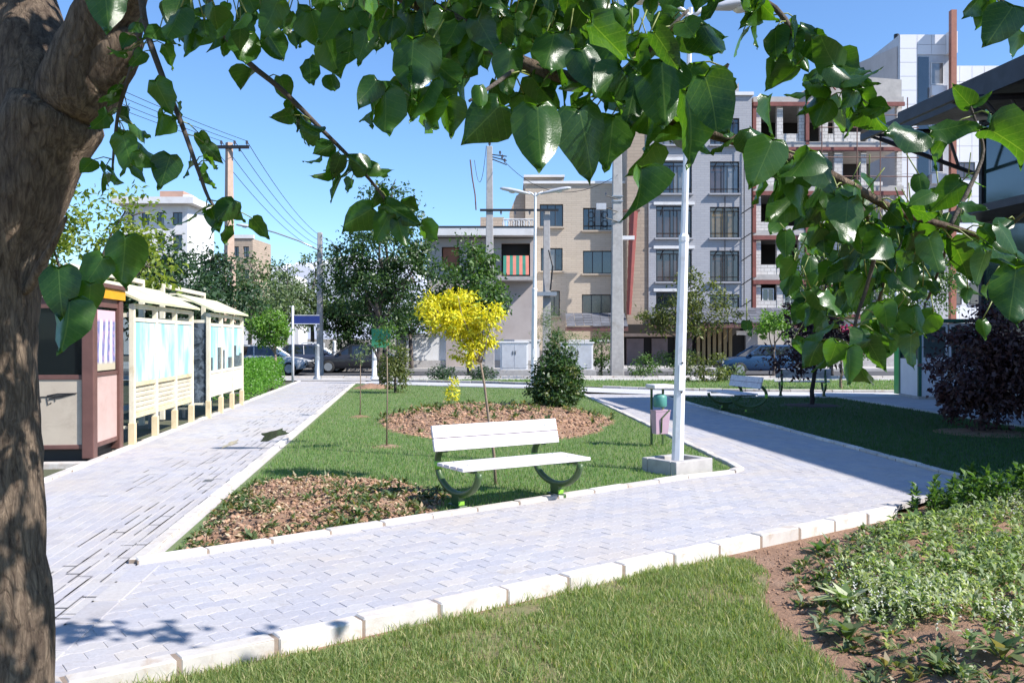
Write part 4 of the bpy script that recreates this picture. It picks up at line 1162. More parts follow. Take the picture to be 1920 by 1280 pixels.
# ------------------------------------------------------------------ buildings
def wall_mesh(x0, x1, z0, z1, holes, depth=.28, y=0.):
    mb = MB()
    xs = sorted({x0,x1,*[h[0] for h in holes],*[h[1] for h in holes]}); zs = sorted({z0,z1,*[h[2] for h in holes],*[h[3] for h in holes]})
    xs = [x for x in xs if x0 <= x <= x1]; zs = [z for z in zs if z0 <= z <= z1]
    for i in range(len(xs)-1):
        for j in range(len(zs)-1):
            cx, cz = (xs[i]+xs[i+1])/2, (zs[j]+zs[j+1])/2
            if any(h[0] < cx < h[1] and h[2] < cz < h[3] for h in holes): continue
            mb.quad((xs[i],y,zs[j]),(xs[i+1],y,zs[j]),(xs[i+1],y,zs[j+1]),(xs[i],y,zs[j+1]))
    for (a,b,c,d) in holes:
        mb.quad((a,y,c),(a,y+depth,c),(a,y+depth,d),(a,y,d)); mb.quad((b,y,c),(b,y,d),(b,y+depth,d),(b,y+depth,c))
        mb.quad((a,y,d),(a,y+depth,d),(b,y+depth,d),(b,y,d)); mb.quad((a,y,c),(b,y,c),(b,y+depth,c),(a,y+depth,c))
    return mb
RW = random.Random(8)
M['glass_pale'] = glassmat('net_curtained_glass', (.22,.22,.22), .12)
def window(t, x0, x1, z0, z1, y, pane, frame, mull=2, grille=None, sill=None, name='window'):
    f = .06
    mb = MB().box(x0,x1,y,y+.06,z1-f,z1).box(x0,x1,y,y+.06,z0,z0+f).box(x0,x0+f,y,y+.06,z0+f,z1-f).box(x1-f,x1,y,y+.06,z0+f,z1-f)
    for k in range(1, mull):
        x = x0+(x1-x0)*k/mull; mb.box(x-.025,x+.025,y+.005,y+.055,z0+f,z1-f)
    w_ = mb.build(name, frame, t)
    for k in range(mull):
        a = x0+(x1-x0)*k/mull+(f if k == 0 else .025); b = x0+(x1-x0)*(k+1)/mull-(f if k == mull-1 else .025)
        pm_ = pane if pane is not M['glass'] else RW.choice([M['glass'],M['glass'],M['glass_brown'],M['glass_pale']])
        MB().box(a,b,y+.03,y+.04,z0+f,z1-f).build('pane', pm_, w_)
    if grille:
        g = MB(); yy = y-.12; n = 5
        for k in range(n+1): x = x0+(x1-x0)*k/n; g.tube([(x,yy,z0-.02),(x,yy,z1-.25 if grille == 'arch' else z1)], .018, 4)
        for z in (z0,z0+.28,z1-.25 if grille == 'arch' else z1): g.tube([(x0,yy,z),(x1,yy,z)], .018, 4)
        if grille == 'arch':
            c = ((x0+x1)/2, z1-.55); r = (x1-x0)*.36
            g.tube([(c[0]+r*cos(a),yy,c[1]+r*sin(a)*1.1) for a in [pi*i/10 for i in range(11)]], .022, 4)
        if grille == 'scroll':
            for s in (-1,1):
                for q in (.3,.7):
                    c = ((x0+x1)/2+s*(x1-x0)*.22, z0+(z1-z0)*q); r = (z1-z0)*.14
                    g.tube([(c[0]+r*cos(a),yy,c[1]+r*sin(a)) for a in [2*pi*i/10 for i in range(11)]], .016, 4)
        g.build('grille', M['black'], w_)
    if sill: MB().box(x0-.08,x1+.08,y-.34,y+.02,z0-.10,z0-.004).build('sill', sill, w_)
    return w_
M['beige_brick'] = brickmat('beige_brick', (.50,.42,.33), (.46,.385,.30), (.40,.33,.265), .6, .13, .014)
M['grey_brick'] = brickmat('grey_stone', (.38,.38,.40), (.35,.35,.375), (.31,.31,.33), .5, .14, .012)
M['tan_brick'] = brickmat('tan_stone', (.42,.33,.25), (.37,.29,.22), (.30,.24,.19), .8, .2, .015)
M['roof_white'] = mat('white_plaster', (.74,.73,.72), (.66,.65,.65), .8, 1, dirt=(.5,.48,.46), dirtscale=.7)
M['slate'] = mat('slate_roofing', (.13,.135,.16), (.09,.095,.11), .7, 3, .1, 12, island=.4)
M['window_dark'] = mat('dark_window_frame', (.035,.035,.04), None, .5)
M['window_white'] = mat('white_window_frame', (.7,.7,.7), None, .5)
M['red_steel'] = mat('red_oxide_steel', (.24,.075,.06), (.17,.055,.045), .7, 3)
M['rust'] = mat('rusty_tube', (.20,.10,.08), (.14,.08,.06), .7, 5)
M['block'] = brickmat('white_block', (.66,.63,.60), (.58,.55,.52), (.40,.37,.35), .4, .2, .02)
M['raw'] = mat('raw_concrete', (.50,.47,.44), (.38,.36,.34), .9, 2, .05, 20)

# beige building
D = 54.0
def bx(x, d=None): return PX(x, D if d is None else d)
def bz(y, d=None): return PZ(y, D if d is None else d)
t = thing('apartment_building', 'beige brick apartment block with dark scrolled window grilles behind the lamp post', 'building', (0,D,0))
wins = [(1093,1150,390,432,'scroll','glass'),(1093,1148,470,513,None,'glass'),(1091,1146,552,588,None,'glass_brown'),
        (1012,1056,383,425,None,'glass'),(1014,1055,465,508,None,'glass'),(1018,1050,545,592,None,'glass_brown')]
holes = [(bx(a),bx(b),bz(d_),bz(c)) for a,b,c,d_,_,_ in wins]
X0, X1, ZT = bx(985), bx(1192), bz(345)
wall_mesh(X0,X1,0,ZT,holes).build('wall', M['beige_brick'], t)
mb = MB(); mb.quad((X0,0,0),(X0,0,ZT),(X0,12,ZT),(X0,12,0)); mb.quad((X0,0,ZT),(X1,0,ZT),(X1,12,ZT),(X0,12,ZT)); mb.build('side_wall_and_roof', M['beige_brick'], t)
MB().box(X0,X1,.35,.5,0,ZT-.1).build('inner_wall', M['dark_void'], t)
for (a,b,c,d_,g,pm) in wins: window(t,bx(a),bx(b),bz(d_),bz(c),.14,M[pm],M['window_dark'],3,g,M['beige_brick'])
MB().box(X0-.12,X1,-.12,.3,ZT+.002,ZT+.16).build('parapet_cap', M['roof_white'], t)
pz = MB().box(bx(985),bx(1060),2,8,ZT+.003,bz(325)+.1).build('roof_house', M['beige_brick'], t)
MB().box(bx(983),bx(1062),1.85,8.1,bz(325)+.103,bz(322)+.15).build('roof_house_cap', M['roof_white'], t)
for k in range(3): window(t,bx(997+k*20),bx(1013+k*20),ZT+.12,bz(329),1.92,M['glass'],M['window_dark'],1)
stp = MB()
stp.add([(bx(955),.3,0),(bx(985)-.003,.3,0),(bx(985)-.003,.3,bz(352)),(bx(968),.3,bz(366)),(bx(958),.3,bz(392)),(bx(955),.3,bz(398)),
         (bx(955),9,0),(bx(985)-.003,9,0),(bx(985)-.003,9,bz(352)),(bx(968),9,bz(366)),(bx(958),9,bz(392)),(bx(955),9,bz(398))],
        [(0,1,2,3,4,5),(11,10,9,8,7,6),(0,5,11,6),(5,4,10,11),(4,3,9,10),(3,2,8,9)])
stp.build('stepped_wing', M['tan_brick'], t)
# tan pier where it meets the grey building
MB().box(bx(1172),bx(1215)-.01,-.9,3,0,bz(215)).build('corner_pier', M['tan_brick'], t)

# red rubbish chute
rc = thing('red_chute', 'red slanting builders chute hanging beside the concrete pole', 'chute', (bx(1170),52.2,0))
for k in range(9):
    za, zb = bz(590,52.2)+(bz(400,52.2)-bz(590,52.2))*k/9, bz(590,52.2)+(bz(400,52.2)-bz(590,52.2))*(k+1)/9
    x = lambda z: .05+.28*(z-bz(590,52.2))/(bz(400,52.2)-bz(590,52.2))
    MB().tube([(x(za),0,za),(x(zb),0,zb+.1)], [.13+.012*k,.17+.012*k], 8).build('segment', mat('red_plastic', (.30,.075,.06), (.22,.06,.05), .5), rc)
MB().box(-.3,.7,-.1,.3,bz(400,52.2)+.12,bz(397,52.2)+.12).build('bracket', M['rust'], rc)
MB().box(-.35,.35,-.3,.3,bz(447,52.2)-.1,bz(447,52.2)+.12).build('clamp', M['roof_white'], rc)

# grey building
D = 53.0
t = thing('apartment_building', 'grey stone apartment block with arched black window grilles behind the near lamp post', 'building', (0,D,0))
gw = []
for (c, d_, pm) in ((222,272,'glass'),(303,363,'glass'),(386,446,'glass_brown'),(468,528,'glass_brown'),(548,585,'glass')):
    gw.append((1230,1297,c,d_,pm)); 
for (c, d_, pm) in ((222,272,'glass'),(303,363,'glass'),(388,446,'glass_gold'),(470,528,'glass_brown'),(552,586,'glass')):
    gw.append((1331,1386,c,d_,pm))
X0, X1, ZT = bx(1216), bx(1409), bz(180)
holes = [(bx(a),bx(b),bz(d_),bz(c)) for a,b,c,d_,_ in gw]
wall_mesh(X0,X1,bz(590),ZT,holes).build('wall', M['grey_brick'], t)
mb = MB(); mb.quad((X0,0,0),(X0,0,ZT),(X0,14,ZT),(X0,14,0)); mb.quad((X0,0,ZT),(X1,0,ZT),(X1,14,ZT),(X0,14,ZT)); mb.quad((X1,0,0),(X1,14,0),(X1,14,ZT),(X1,0,ZT)); mb.build('side_walls_and_roof', M['tan_brick'], t)
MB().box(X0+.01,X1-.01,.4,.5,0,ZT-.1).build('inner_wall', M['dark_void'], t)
for (a,b,c,d_,pm) in gw:
    w_ = window(t,bx(a),bx(b),bz(d_),bz(c),.14,M[pm],M['window_dark'],2,'arch',M['grey_brick'])
    if a == 1230: MB().box(bx(a)-.15,bx(b)+.15,-.10,.0,bz(c)+.05,bz(c)+.22).build('lintel', M['roof_white'], w_)
MB().box(X0-.1,X1+.1,-.14,.5,ZT+.003,ZT+.2).build('parapet_cap', M['roof_white'], t)
MB().box(bx(1320),bx(1365),2,7,ZT+.004,bz(150)).build('roof_house', M['roof_white'], t)
sl = MB(); sl.add([(bx(1368),3,ZT),(X1,3,ZT),(X1,3,bz(128)),(bx(1368),8,ZT),(X1,8,ZT),(X1,8,bz(128))],[(0,1,2),(5,4,3),(0,2,5,3),(1,4,5,2)]); sl.build('sloped_parapet', M['grey_brick'], t)
MB().tube([(bx(1368),3,ZT),(bx(1368),3,bz(118))], .05, 6).build('vent_pipe', M['white_metal'], t)
# drain pipes and scaffold couplers on the grey wall's right side
for yy_ in (402,450,490,535,575): MB().tube([(bx(1388),-.25,bz(yy_)),(bx(1409),-.25,bz(yy_-14))], .03, 4).build('scaffold_tube', M['black'], t)
for xx_ in (1393,1407): MB().tube([(bx(xx_),-.25,bz(590)),(bx(xx_),-.25,bz(270))], .03, 4).build('scaffold_tube', M['black'], t)
MB().tube([(bx(1358),-.16,bz(590)),(bx(1358),-.16,bz(365))], .03, 5).build('drain_pipe', M['black'], t)
# slate canopies and the ground floor
def canopy(label, a, b, yt, yb, d, name='slate_canopy'):
    t2 = thing(name, label, 'canopy', (0,d,0), 0, 'slate canopies above the ground floors')
    x0, x1 = bx(a,d), bx(b,d); z1, z0 = bz(yt,d), bz(yb,d)
    n = max(6,int((x1-x0)/.5)); rows = 5
    for r in range(rows):
        f0, f1 = r/rows, (r+1)/rows+.04
        mb = MB()
        for k in range(n):
            xa = x0+(x1-x0)*k/n; xb = x0+(x1-x0)*(k+1)/n-.02
            o = .02+.02*((k*7+r*3) % 3)
            ya, yb_ = -1.5*(1-f0), -1.5*(1-f1)
            za, zb = z0+(z1-z0)*f0+o, z0+(z1-z0)*f1+.01
            mb.add([(xa,ya,za),(xb,ya,za),(xb,yb_,zb),(xa,yb_,zb),(xa,ya,za-.03),(xb,ya,za-.03)],[(0,1,2,3),(4,5,1,0)])
        mb.build('shingle_row', M['slate'], t2)
    MB().box(x0,x1,-1.45,0,z0-.28,z0-.03).build('fascia_board', M['kiosk_brown'], t2)
    return t2
canopy('slate canopy at the foot of the beige building', 1060, 1172, 588, 612, 53.0)
canopy('slate canopy at the foot of the grey building and the building site', 1216, 1530, 578, 606, 52.0)
t3 = thing('garage_front', 'dark ground floor front with brown gates under the slate canopy', 'shopfront', (0,52.6,0))
x0 = bx(1170,52.6); x1 = bx(1420,52.6); zt = bz(608,52.6)
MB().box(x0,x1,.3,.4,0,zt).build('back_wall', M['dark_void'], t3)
MB().box(x0,bx(1300,52.6),-.3,.25,bz(631,52.6),bz(625,52.6)).build('lintel', M['tan_pole'], t3)
for xa, xb in ((1175,1207),(1222,1252),(1266,1298)):
    MB().box(bx(xa,52.6),bx(xb,52.6),.0,.2,0,bz(634,52.6)).build('gate_leaf', mat('grey_brown_gate', (.16,.12,.12), (.12,.09,.09), .6, 2), t3, bevel=.02)
for k in range(7):
    MB().box(bx(1306+k*10,52.6),bx(1312+k*10,52.6),-.1,.1,0,zt).build('gate_bar', mat('ochre_gate', (.26,.19,.09), (.2,.15,.07), .6), t3)
MB().box(bx(1380,52.6),bx(1398,52.6),-.2,.0,bz(628,52.6),bz(620,52.6)).build('house_sign', M['roof_white'], t3)
MB().box(bx(1398,52.6),x1,-.1,.2,0,zt).build('pier', M['grey_brick'], t3)

# building under construction
D = 53.4
t = thing('building_site', 'unfinished white block building with red steel beams and scaffolding', 'building', (0,D,0))
slabs = [188,272,354,437,520,584]
X0, X1 = bx(1411), bx(1692)
for y in slabs:
    MB().box(X0,X1,-.15,9,bz(y)-.16,bz(y)+.16).build('floor_slab', M['raw'], t)
    MB().box(X0-.02,X1+.02,-.26,-.155,bz(y)-.42,bz(y)-.18).build('steel_beam', M['red_steel'], t)
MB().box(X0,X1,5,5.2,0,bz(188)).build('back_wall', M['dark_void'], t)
MB().box(X0+.01,X1,0,4.9,0,bz(584)-.2).build('ground_floor', M['raw'], t)
R = random.Random(3)
for i in range(len(slabs)-1):
    z1, z0 = bz(slabs[i])-.17, bz(slabs[i+1])+.17
    for j, (xx, ww) in enumerate(((1421,11),(1462,11),(1503,10),(1545,14),(1572,16),(1619,10),(1662,13),(1686,10))):
        if R.random() < .08: continue
        MB().box(bx(xx-ww/2),bx(xx+ww/2),0,.3,z0,z1).build('pillar', M['block'], t)
    # low parapet walls between some pillars
    for (xa, xb) in ((1427,1456),(1468,1497),(1553,1563),(1581,1613),(1625,1655)):
        hgt = R.choice([.35,.5,.25,.6])
        MB().box(bx(xa),bx(xb),.02,.26,z0,z0+hgt).build('low_wall', M['block'], t)
    for xx in (1413,1512):
        MB().box(bx(xx)-.10,bx(xx)+.10,-.2,-.02,z0-.17,z1).build('steel_column', M['red_steel'], t)
for (xa,xb) in ((1430,1452),(1470,1495)):
    window(t,bx(xa),bx(xb),bz(575),bz(540),.1,M['glass'],M['window_white'],2)
for y in (222,245,300,335,395,480):
    MB().tube([(bx(1520),-.8,bz(y)),(X1+.6,-.8,bz(y+1))], .03, 5).build('scaffold_pole', M['rust'], t)
for xx in (1532,1597,1640,1690):
    MB().tube([(bx(xx),-.8,0),(bx(xx),-.8,bz(190))], .035, 5).build('scaffold_pole', M['rust'], t)
rf = MB(); rf.add([(bx(1485),0,bz(188)+.17),(bx(1690),0,bz(188)+.17),(bx(1690),0,bz(150)),(bx(1560),0,bz(140)),(bx(1485),6,bz(188)+.17),(bx(1690),6,bz(188)+.17),(bx(1690),6,bz(150)),(bx(1560),6,bz(140))],[(0,1,2,3),(7,6,5,4),(0,3,7,4),(3,2,6,7)]); rf.build('roof_gable', M['raw'], t)
for k in range(4):
    MB().tube([(bx(1508+k*6),-.3,bz(182-2*k)),(bx(1540+k*4),-.3,bz(140-k)),(bx(1566),-.3,bz(126))], .09, 5).build('roof_truss', M['red_steel'], t)
for k in range(5): MB().tube([(bx(1512+k*11),-.3,bz(176-8*k)),(bx(1530+k*11),-.3,bz(172))], .05, 5).build('truss_strut', M['red_steel'], t)

# white clad tower
D = 61.0
t = thing('office_building', 'tall white panel-clad building with an orange column at the upper right', 'building', (0,D,0))
M['clad'] = mat('white_cladding', (.74,.74,.76), (.70,.70,.73), .45, 1)
M['orange_col'] = mat('orange_paint', (.36,.14,.085), (.30,.11,.07), .5, 3)
def clad(xa, xb, ya, yb, y, nx, nz):
    x0, x1, z0, z1 = bx(xa), bx(xb), bz(yb), bz(ya)
    for i in range(nx):
        for j in range(nz):
            MB().box(x0+(x1-x0)*i/nx+.012,x0+(x1-x0)*(i+1)/nx-.012,y-.06,y,z0+(z1-z0)*j/nz+.012,z0+(z1-z0)*(j+1)/nz-.012).build('panel', M['clad'], t)
MB().box(bx(1686),bx(1788),.01,9,0,bz(66)).build('core', M['cab_grey'], t)
MB().box(bx(1788)+.01,bx(1905),1.0,9,0,bz(116)).build('wing', M['cab_grey'], t)
clad(1686,1718,66,640,0,1,22); clad(1718,1772,66,104,0,2,2)
clad(1788,1905,116,330,.98,5,7); clad(1788,1905,330,640,.98,5,9)
MB().box(bx(1718),bx(1770),-.02,.005,bz(470),bz(104)-.02).build('recess_panel', M['cab_grey'], t)
MB().box(bx(1720),bx(1740),-.06,-.02,bz(470),bz(108)).build('glass_strip', M['glass'], t)
for k in range(5):
    window(t,bx(1744),bx(1768),bz(160+k*82),bz(118+k*82),-.09,M['glass'],M['window_white'],1)
    MB().box(bx(1742),bx(1770),-.4,-.02,bz(182+k*82),bz(164+k*82)).build('spandrel', M['clad'], t)
for k in range(3):
    window(t,bx(1800),bx(1840),bz(330+k*82),bz(300+k*82),.86,M['glass_brown'],M['window_dark'],2)
for (xa,xb) in ((1775,1815),(1830,1868)): window(t,bx(xa),bx(xb),bz(570),bz(528),.84,M['glass_brown'],M['window_dark'],2)
MB().box(bx(1772),bx(1788),-.5,.0,bz(104),bz(64)).build('corner_fin', M['clad'], t)
MB().box(bx(1771),bx(1781),-.9,-.52,0,bz(28)).build('orange_column', M['orange_col'], t)
sw = MB(); x = bx(1685)
sw.add([(x,.3,0),(x,.3,bz(85)),(x,8,PZ(122,69)),(x,12,PZ(160,73)),(x,12,0)],[(0,1,2,3,4)]); sw.build('side_wall', mat('warm_grey_render', (.50,.47,.46), (.44,.41,.40), .8, 1), t)
MB().tube([(bx(1692),1,bz(66)),(bx(1692),1,bz(56))], .18, 6).build('roof_vent', M['black'], t)

# terrace house
D = 49.5
t = thing('terrace_house', 'low white terrace house with a striped awning half hidden by trees', 'house', (0,D,0))
X0, X1 = bx(800), bx(1003)
hol = [(bx(828),bx(862),bz(505),bz(463)),(bx(940),bx(994),bz(518),bz(456)),(bx(880),bx(915),bz(505),bz(463))]
wall_mesh(X0,X1,0,bz(447),hol,.5).build('wall', mat('pinkish_render', (.47,.42,.40), (.40,.35,.33), .85, 1), t)
MB().box(X0,X0+.2,.01,6,0,bz(447)).build('side_wall', M['roof_white'], t); MB().box(X1-.2,X1,.01,6,0,bz(447)).build('side_wall', M['roof_white'], t)
MB().box(X0-.2,X1+.05,-1.0,6,bz(445),bz(431)).build('terrace_slab', M['roof_white'], t)
MB().box(X0-.2,X1+.05,-1.02,-.95,bz(431)+.002,bz(429)+.03).build('slab_lip', M['window_dark'], t)
MB().box(X0,X1,.55,.65,0,bz(447)).build('inner_wall', M['dark_void'], t)
MB().box(bx(830),bx(860),.2,.3,bz(504),bz(464)).build('shutter', mat('rust_shutter', (.34,.13,.07), (.26,.10,.06), .7, 2), t)
window(t,bx(881),bx(914),bz(504),bz(464),.2,M['glass'],M['window_white'],2)
for k in range(7):
    c = M['green_aw'] if False else None
for k in range(8):
    x0 = bx(944)+(bx(991)-bx(944))*k/8; x1 = bx(944)+(bx(991)-bx(944))*(k+1)/8
    mm = mat('green_awning_stripe', (.03,.20,.14), (.025,.16,.12), .8) if k % 2 == 0 else mat('salmon_awning_stripe', (.55,.19,.14), (.48,.16,.12), .8)
    mb = MB(); mb.quad((x0,-1.2,bz(518)),(x1,-1.2,bz(518)),(x1,-.55,bz(481)),(x0,-.55,bz(481))); mb.build('awning_stripe', mm, t)
MB().box(bx(930),X1,-1.3,0,bz(528),bz(521)).build('balcony_slab', M['concrete'], t)
ra = MB()
for k in range(13): x = bx(944)+(bx(1001)-bx(944))*k/12; ra.tube([(x,-.9,bz(431)),(x,-.9,bz(415))], .02, 4)
for k in range(6):
    c = bx(944)+(bx(1001)-bx(944))*(k+.5)/6; r = .19
    ra.tube([(c+r*cos(a),-.9,bz(423)+r*sin(a)) for a in [2*pi*i/10 for i in range(11)]], .022, 4)
for y in (415,430): ra.tube([(bx(943),-.9,bz(y)),(bx(1002),-.9,bz(y))], .03, 4)
ra.build('balustrade', M['window_white'], t)
MB().box(bx(900),bx(945),.5,4,bz(431)+.01,bz(405)).build('roof_hut', M['tan_brick'], t)
# boundary walls at the far side of the street
def bwall(label, a, b, y0, d, m):
    t = thing('boundary_wall', label, 'wall', (0,d,0))
    x0, x1 = bx(a,d), bx(b,d); n = max(1,round((x1-x0)/2.2)); z = bz(y0,d)
    for k in range(n):
        MB().box(x0+(x1-x0)*k/n+.01,x0+(x1-x0)*(k+1)/n-.01,0,.22,0,z).build('panel', m, t)
    MB().box(x0-.05,x1+.05,-.05,.27,z+.002,z+.10).build('coping', M['roof_white'], t)
    MB().box(x0,x1,-.04,-.005,0,.4).build('base_course', M['concrete'], t)
bwall('white boundary wall behind the yellow tree across the street', 762, 836, 628, 47.4, M['roof_white'])
bwall('white boundary wall behind the electric cabinet', 870, 1012, 640, 47.6, M['roof_white'])
bwall('grey stone wall left of the white boundary wall', 742, 762, 615, 47.5, M['grey_brick'])
bwall('dark brick wall behind the concrete pole', 1058, 1150, 640, 48.5, M['tan_brick'])
bwall('long pale wall far beyond the shelters', 300, 560, 600, 52, M['roof_white'])
bwall('grey wall right of the building site beyond the far lawn', 1560, 1760, 618, 50, M['raw'])

# far left buildings
D = 88.0
t = thing('white_building', 'white multi-storey building with a flat projecting roof behind the shelters', 'building', (0,D,0))
X0, X1, ZT = bx(232), bx(352), bz(384)
ws = []
for (c,d_) in ((398,422),(440,470),(490,520),(540,570)):
    for (a,b) in ((240,252),(266,280),(294,308),(324,342)): ws.append((a,b,c,d_))
wall_mesh(X0,X1,0,ZT,[(bx(a),bx(b),bz(d_),bz(c)) for a,b,c,d_ in ws]).build('wall', M['roof_white'], t)
for (a,b,c,d_) in ws: window(t,bx(a),bx(b),bz(d_),bz(c),.14,M['glass'],M['window_dark'],2)
mb = MB(); mb.quad((X1,0,0),(X1+.6,6,0),(X1+.6,6,ZT),(X1,0,ZT)); mb.build('side_wall', M['roof_white'], t); MB().box(X0,X0+.2,.01,9,0,ZT).build('side_wall', M['roof_white'], t)
MB().box(X0,X1,.4,.5,0,ZT-.1).build('inner_wall', M['dark_void'], t)
MB().box(X0-.8,X1+.9,-1.0,6.5,ZT,bz(372)).build('roof_slab', M['roof_white'], t)
MB().box(bx(285),bx(330),2,5,bz(372)+.01,bz(352)).build('roof_house', mat('salmon_brick', (.50,.30,.22), (.42,.26,.2), .85, 2), t)
MB().box(bx(336),bx(350),1,3,bz(372)+.012,bz(362)).build('water_tank', M['roof_white'], t)
D = 76.0
t = thing('beige_building', 'far beige flat-roofed building right of the tan double pole', 'building', (0,D,0))
X0, X1, ZT = bx(432), bx(474), bz(447)
ws = [(a,b,c,d_) for c,d_ in ((462,482),(505,525),(548,568)) for a,b in ((437,448),(456,467))]
wall_mesh(X0,X1,0,ZT,[(bx(a),bx(b),bz(d_),bz(c)) for a,b,c,d_ in ws]).build('wall', M['tan_brick'], t)
for (a,b,c,d_) in ws: window(t,bx(a),bx(b),bz(d_),bz(c),.14,M['glass'],M['window_dark'],2)
mb = MB(); mb.quad((X1,0,0),(X1+.2,5,0),(X1+.2,5,ZT),(X1,0,ZT)); mb.quad((X0,0,ZT),(X1,0,ZT),(X1,5,ZT),(X0,5,ZT)); mb.quad((X0,0,0),(X0,0,ZT),(X0,8,ZT),(X0,8,0)); mb.build('side_walls_and_roof', M['tan_brick'], t)
MB().box(X0-.1,X1+.1,-.1,.2,ZT+.002,ZT+.3).build('parapet', M['roof_white'], t)
t = thing('pale_block', 'pale far apartment block glimpsed between trees over the path end', 'building', (0,95,0))
X0, X1, ZT = bx(500,95), bx(552,95), bz(520,95)
ws = [(a,b,c,d_) for c,d_ in ((530,545),(560,575)) for a,b in ((508,518),(530,542))]
wall_mesh(X0,X1,0,ZT,[(bx(a,95),bx(b,95),bz(d_,95),bz(c,95)) for a,b,c,d_ in ws]).build('wall', M['roof_white'], t)
for (a,b,c,d_) in ws: window(t,bx(a,95),bx(b,95),bz(d_,95),bz(c,95),.14,M['glass'],M['window_dark'],1)
MB().box(X0,X1,.4,6,0,ZT+.2).build('roof', M['roof_white'], t)

# the dark hall whose roof shades the right lawn
t = thing('dark_hall', 'dark steel and green glass hall with a deep overhanging roof at the right edge', 'building', (10.72,6.05,0), TH)
M['hall_dark'] = mat('dark_roof_metal', (.03,.027,.035), (.022,.02,.026), .55, 3)
LN = 14.6; OV = 1.75; ZE = 6.45
rf = MB(); rf.add([(0,0,ZE),(9,0,ZE+.9),(9,LN,ZE+.9),(0,LN,ZE),(0,0,ZE+.30),(9,0,ZE+1.2),(9,LN,ZE+1.2),(0,LN,ZE+.30)],[(0,3,2,1),(4,5,6,7),(0,1,5,4),(1,2,6,5),(2,3,7,6),(3,0,4,7)])
rf.build('roof', M['hall_dark'], t)
MB().box(-.06,.0,-.05,LN+.05,ZE-.10,ZE+.34).build('gutter', M['hall_dark'], t)
nb = 8
for i in range(nb):
    y0 = .4+(LN-.8)*i/nb; y1 = .4+(LN-.8)*(i+1)/nb
    for (z0,z1) in ((.35,2.1),(2.1,4.2),(4.45,6.5)):
        MB().box(OV,OV+.02,y0+.05,y1-.05,z0+.04,z1-.04).build('pane', M['glass_green'], t)
    MB().box(OV-.06,OV+.10,y0-.05,y0+.05,0,6.55).build('mullion', M['hall_dark'], t)
MB().box(OV-.06,OV+.10,LN-.45,LN-.35,0,6.55).build('mullion', M['hall_dark'], t)
for z in (2.1,4.2,6.45): MB().box(OV-.05,OV-.004,.4,LN-.4,z-.04,z+.04).build('transom', M['hall_dark'], t)
MB().box(OV-.1,OV+.2,.4,LN-.4,-.1,.35).build('base_wall', M['concrete'], t)
MB().box(OV-1.1,OV-.06,5,LN-.3,4.22,4.38).build('lower_canopy', M['hall_dark'], t)
MB().box(OV+.1,9,LN-.42,LN-.38,0,6.5).build('end_wall', M['cab_grey'], t)
MB().box(OV+.1,9,.38,.42,0,6.5).build('front_end_wall', M['glass_green'], t)
MB().box(OV+.3,9,.6,LN-.6,-.05,.02).build('floor', M['concrete'], t)
MB().box(OV+2.5,OV+2.6,.6,LN-.6,0,6.4).build('inner_partition', M['dark_void'], t)
for y in (LN-.2, LN-3.2):
    MB().tube([(-.9,y,ZE-.25),(OV,y,ZE-.05)], .07, 6).build('outrigger_beam', M['hall_dark'], t)
    MB().tube([(-.9,y,ZE-.25),(OV,y,ZE-1.1)], .05, 6).build('brace', M['hall_dark'], t)
    for k in range(3): MB().tube([(-.2+.6*k,y,ZE-.2+.05*k),(.1+.6*k,y,ZE-.5-.22*k)], .035, 6).build('truss_web', M['hall_dark'], t)
MB().box(-.95,-.85,LN-3.6,LN+.1,ZE-.32,ZE-.18).build('outer_beam', M['hall_dark'], t)

# distant mountain range
def mountain():
    nx, ny = 90, 24
    xs = np.linspace(-4200, 3000, nx); ys = np.linspace(0, 2200, ny)
    gx, gy = np.meshgrid(xs, ys, indexing='ij')
    q = np.column_stack([gx.ravel(), gy.ravel()])/1000
    r = vnoise(q+20, 1.1, 3)+.5*vnoise(q+20, 2.6, 4)+.28*vnoise(q+20, 6, 5)+.15*vnoise(q+20, 13, 6)
    env = np.clip(gy.ravel()/1500, 0, 1)**.8
    pk = .55+.45*np.exp(-((gx.ravel()+1750)/1100)**2)
    z = -20+env*pk*1150*(r/1.93+.12)
    idx = np.arange(nx*ny).reshape(nx,ny)
    f = np.stack([idx[:-1,:-1].ravel(), idx[1:,:-1].ravel(), idx[1:,1:].ravel(), idx[:-1,1:].ravel()],1)
    v = np.column_stack([gx.ravel(), gy.ravel()+5200, z])
    m, n, l, b = newmat('hazed_rock_and_snow')
    pos = wpos(n); sp = n.new('ShaderNodeSeparateXYZ'); l.new(pos, sp.inputs[0])
    nz = noise(n, l, pos, .004, 8, .7)
    ad = n.new('ShaderNodeMath'); ad.operation = 'MULTIPLY_ADD'; ad.inputs[1].default_value = 700; l.new(nz, ad.inputs[0]); l.new(sp.outputs[2], ad.inputs[2])
    mr = n.new('ShaderNodeMapRange'); mr.inputs['From Min'].default_value = 830; mr.inputs['From Max'].default_value = 1000; l.new(ad.outputs[0], mr.inputs['Value'])
    c = mixc(n, l, mr.outputs[0], (.30,.32,.38), (.72,.74,.78))  # pale bluish rock colour stands in for distance haze
    l.new(c, b.inputs['Base Color']); b.inputs['Roughness'].default_value = .9
    structure(link('mountain', np_mesh('mountain', v, f, m, True)))
mountain()

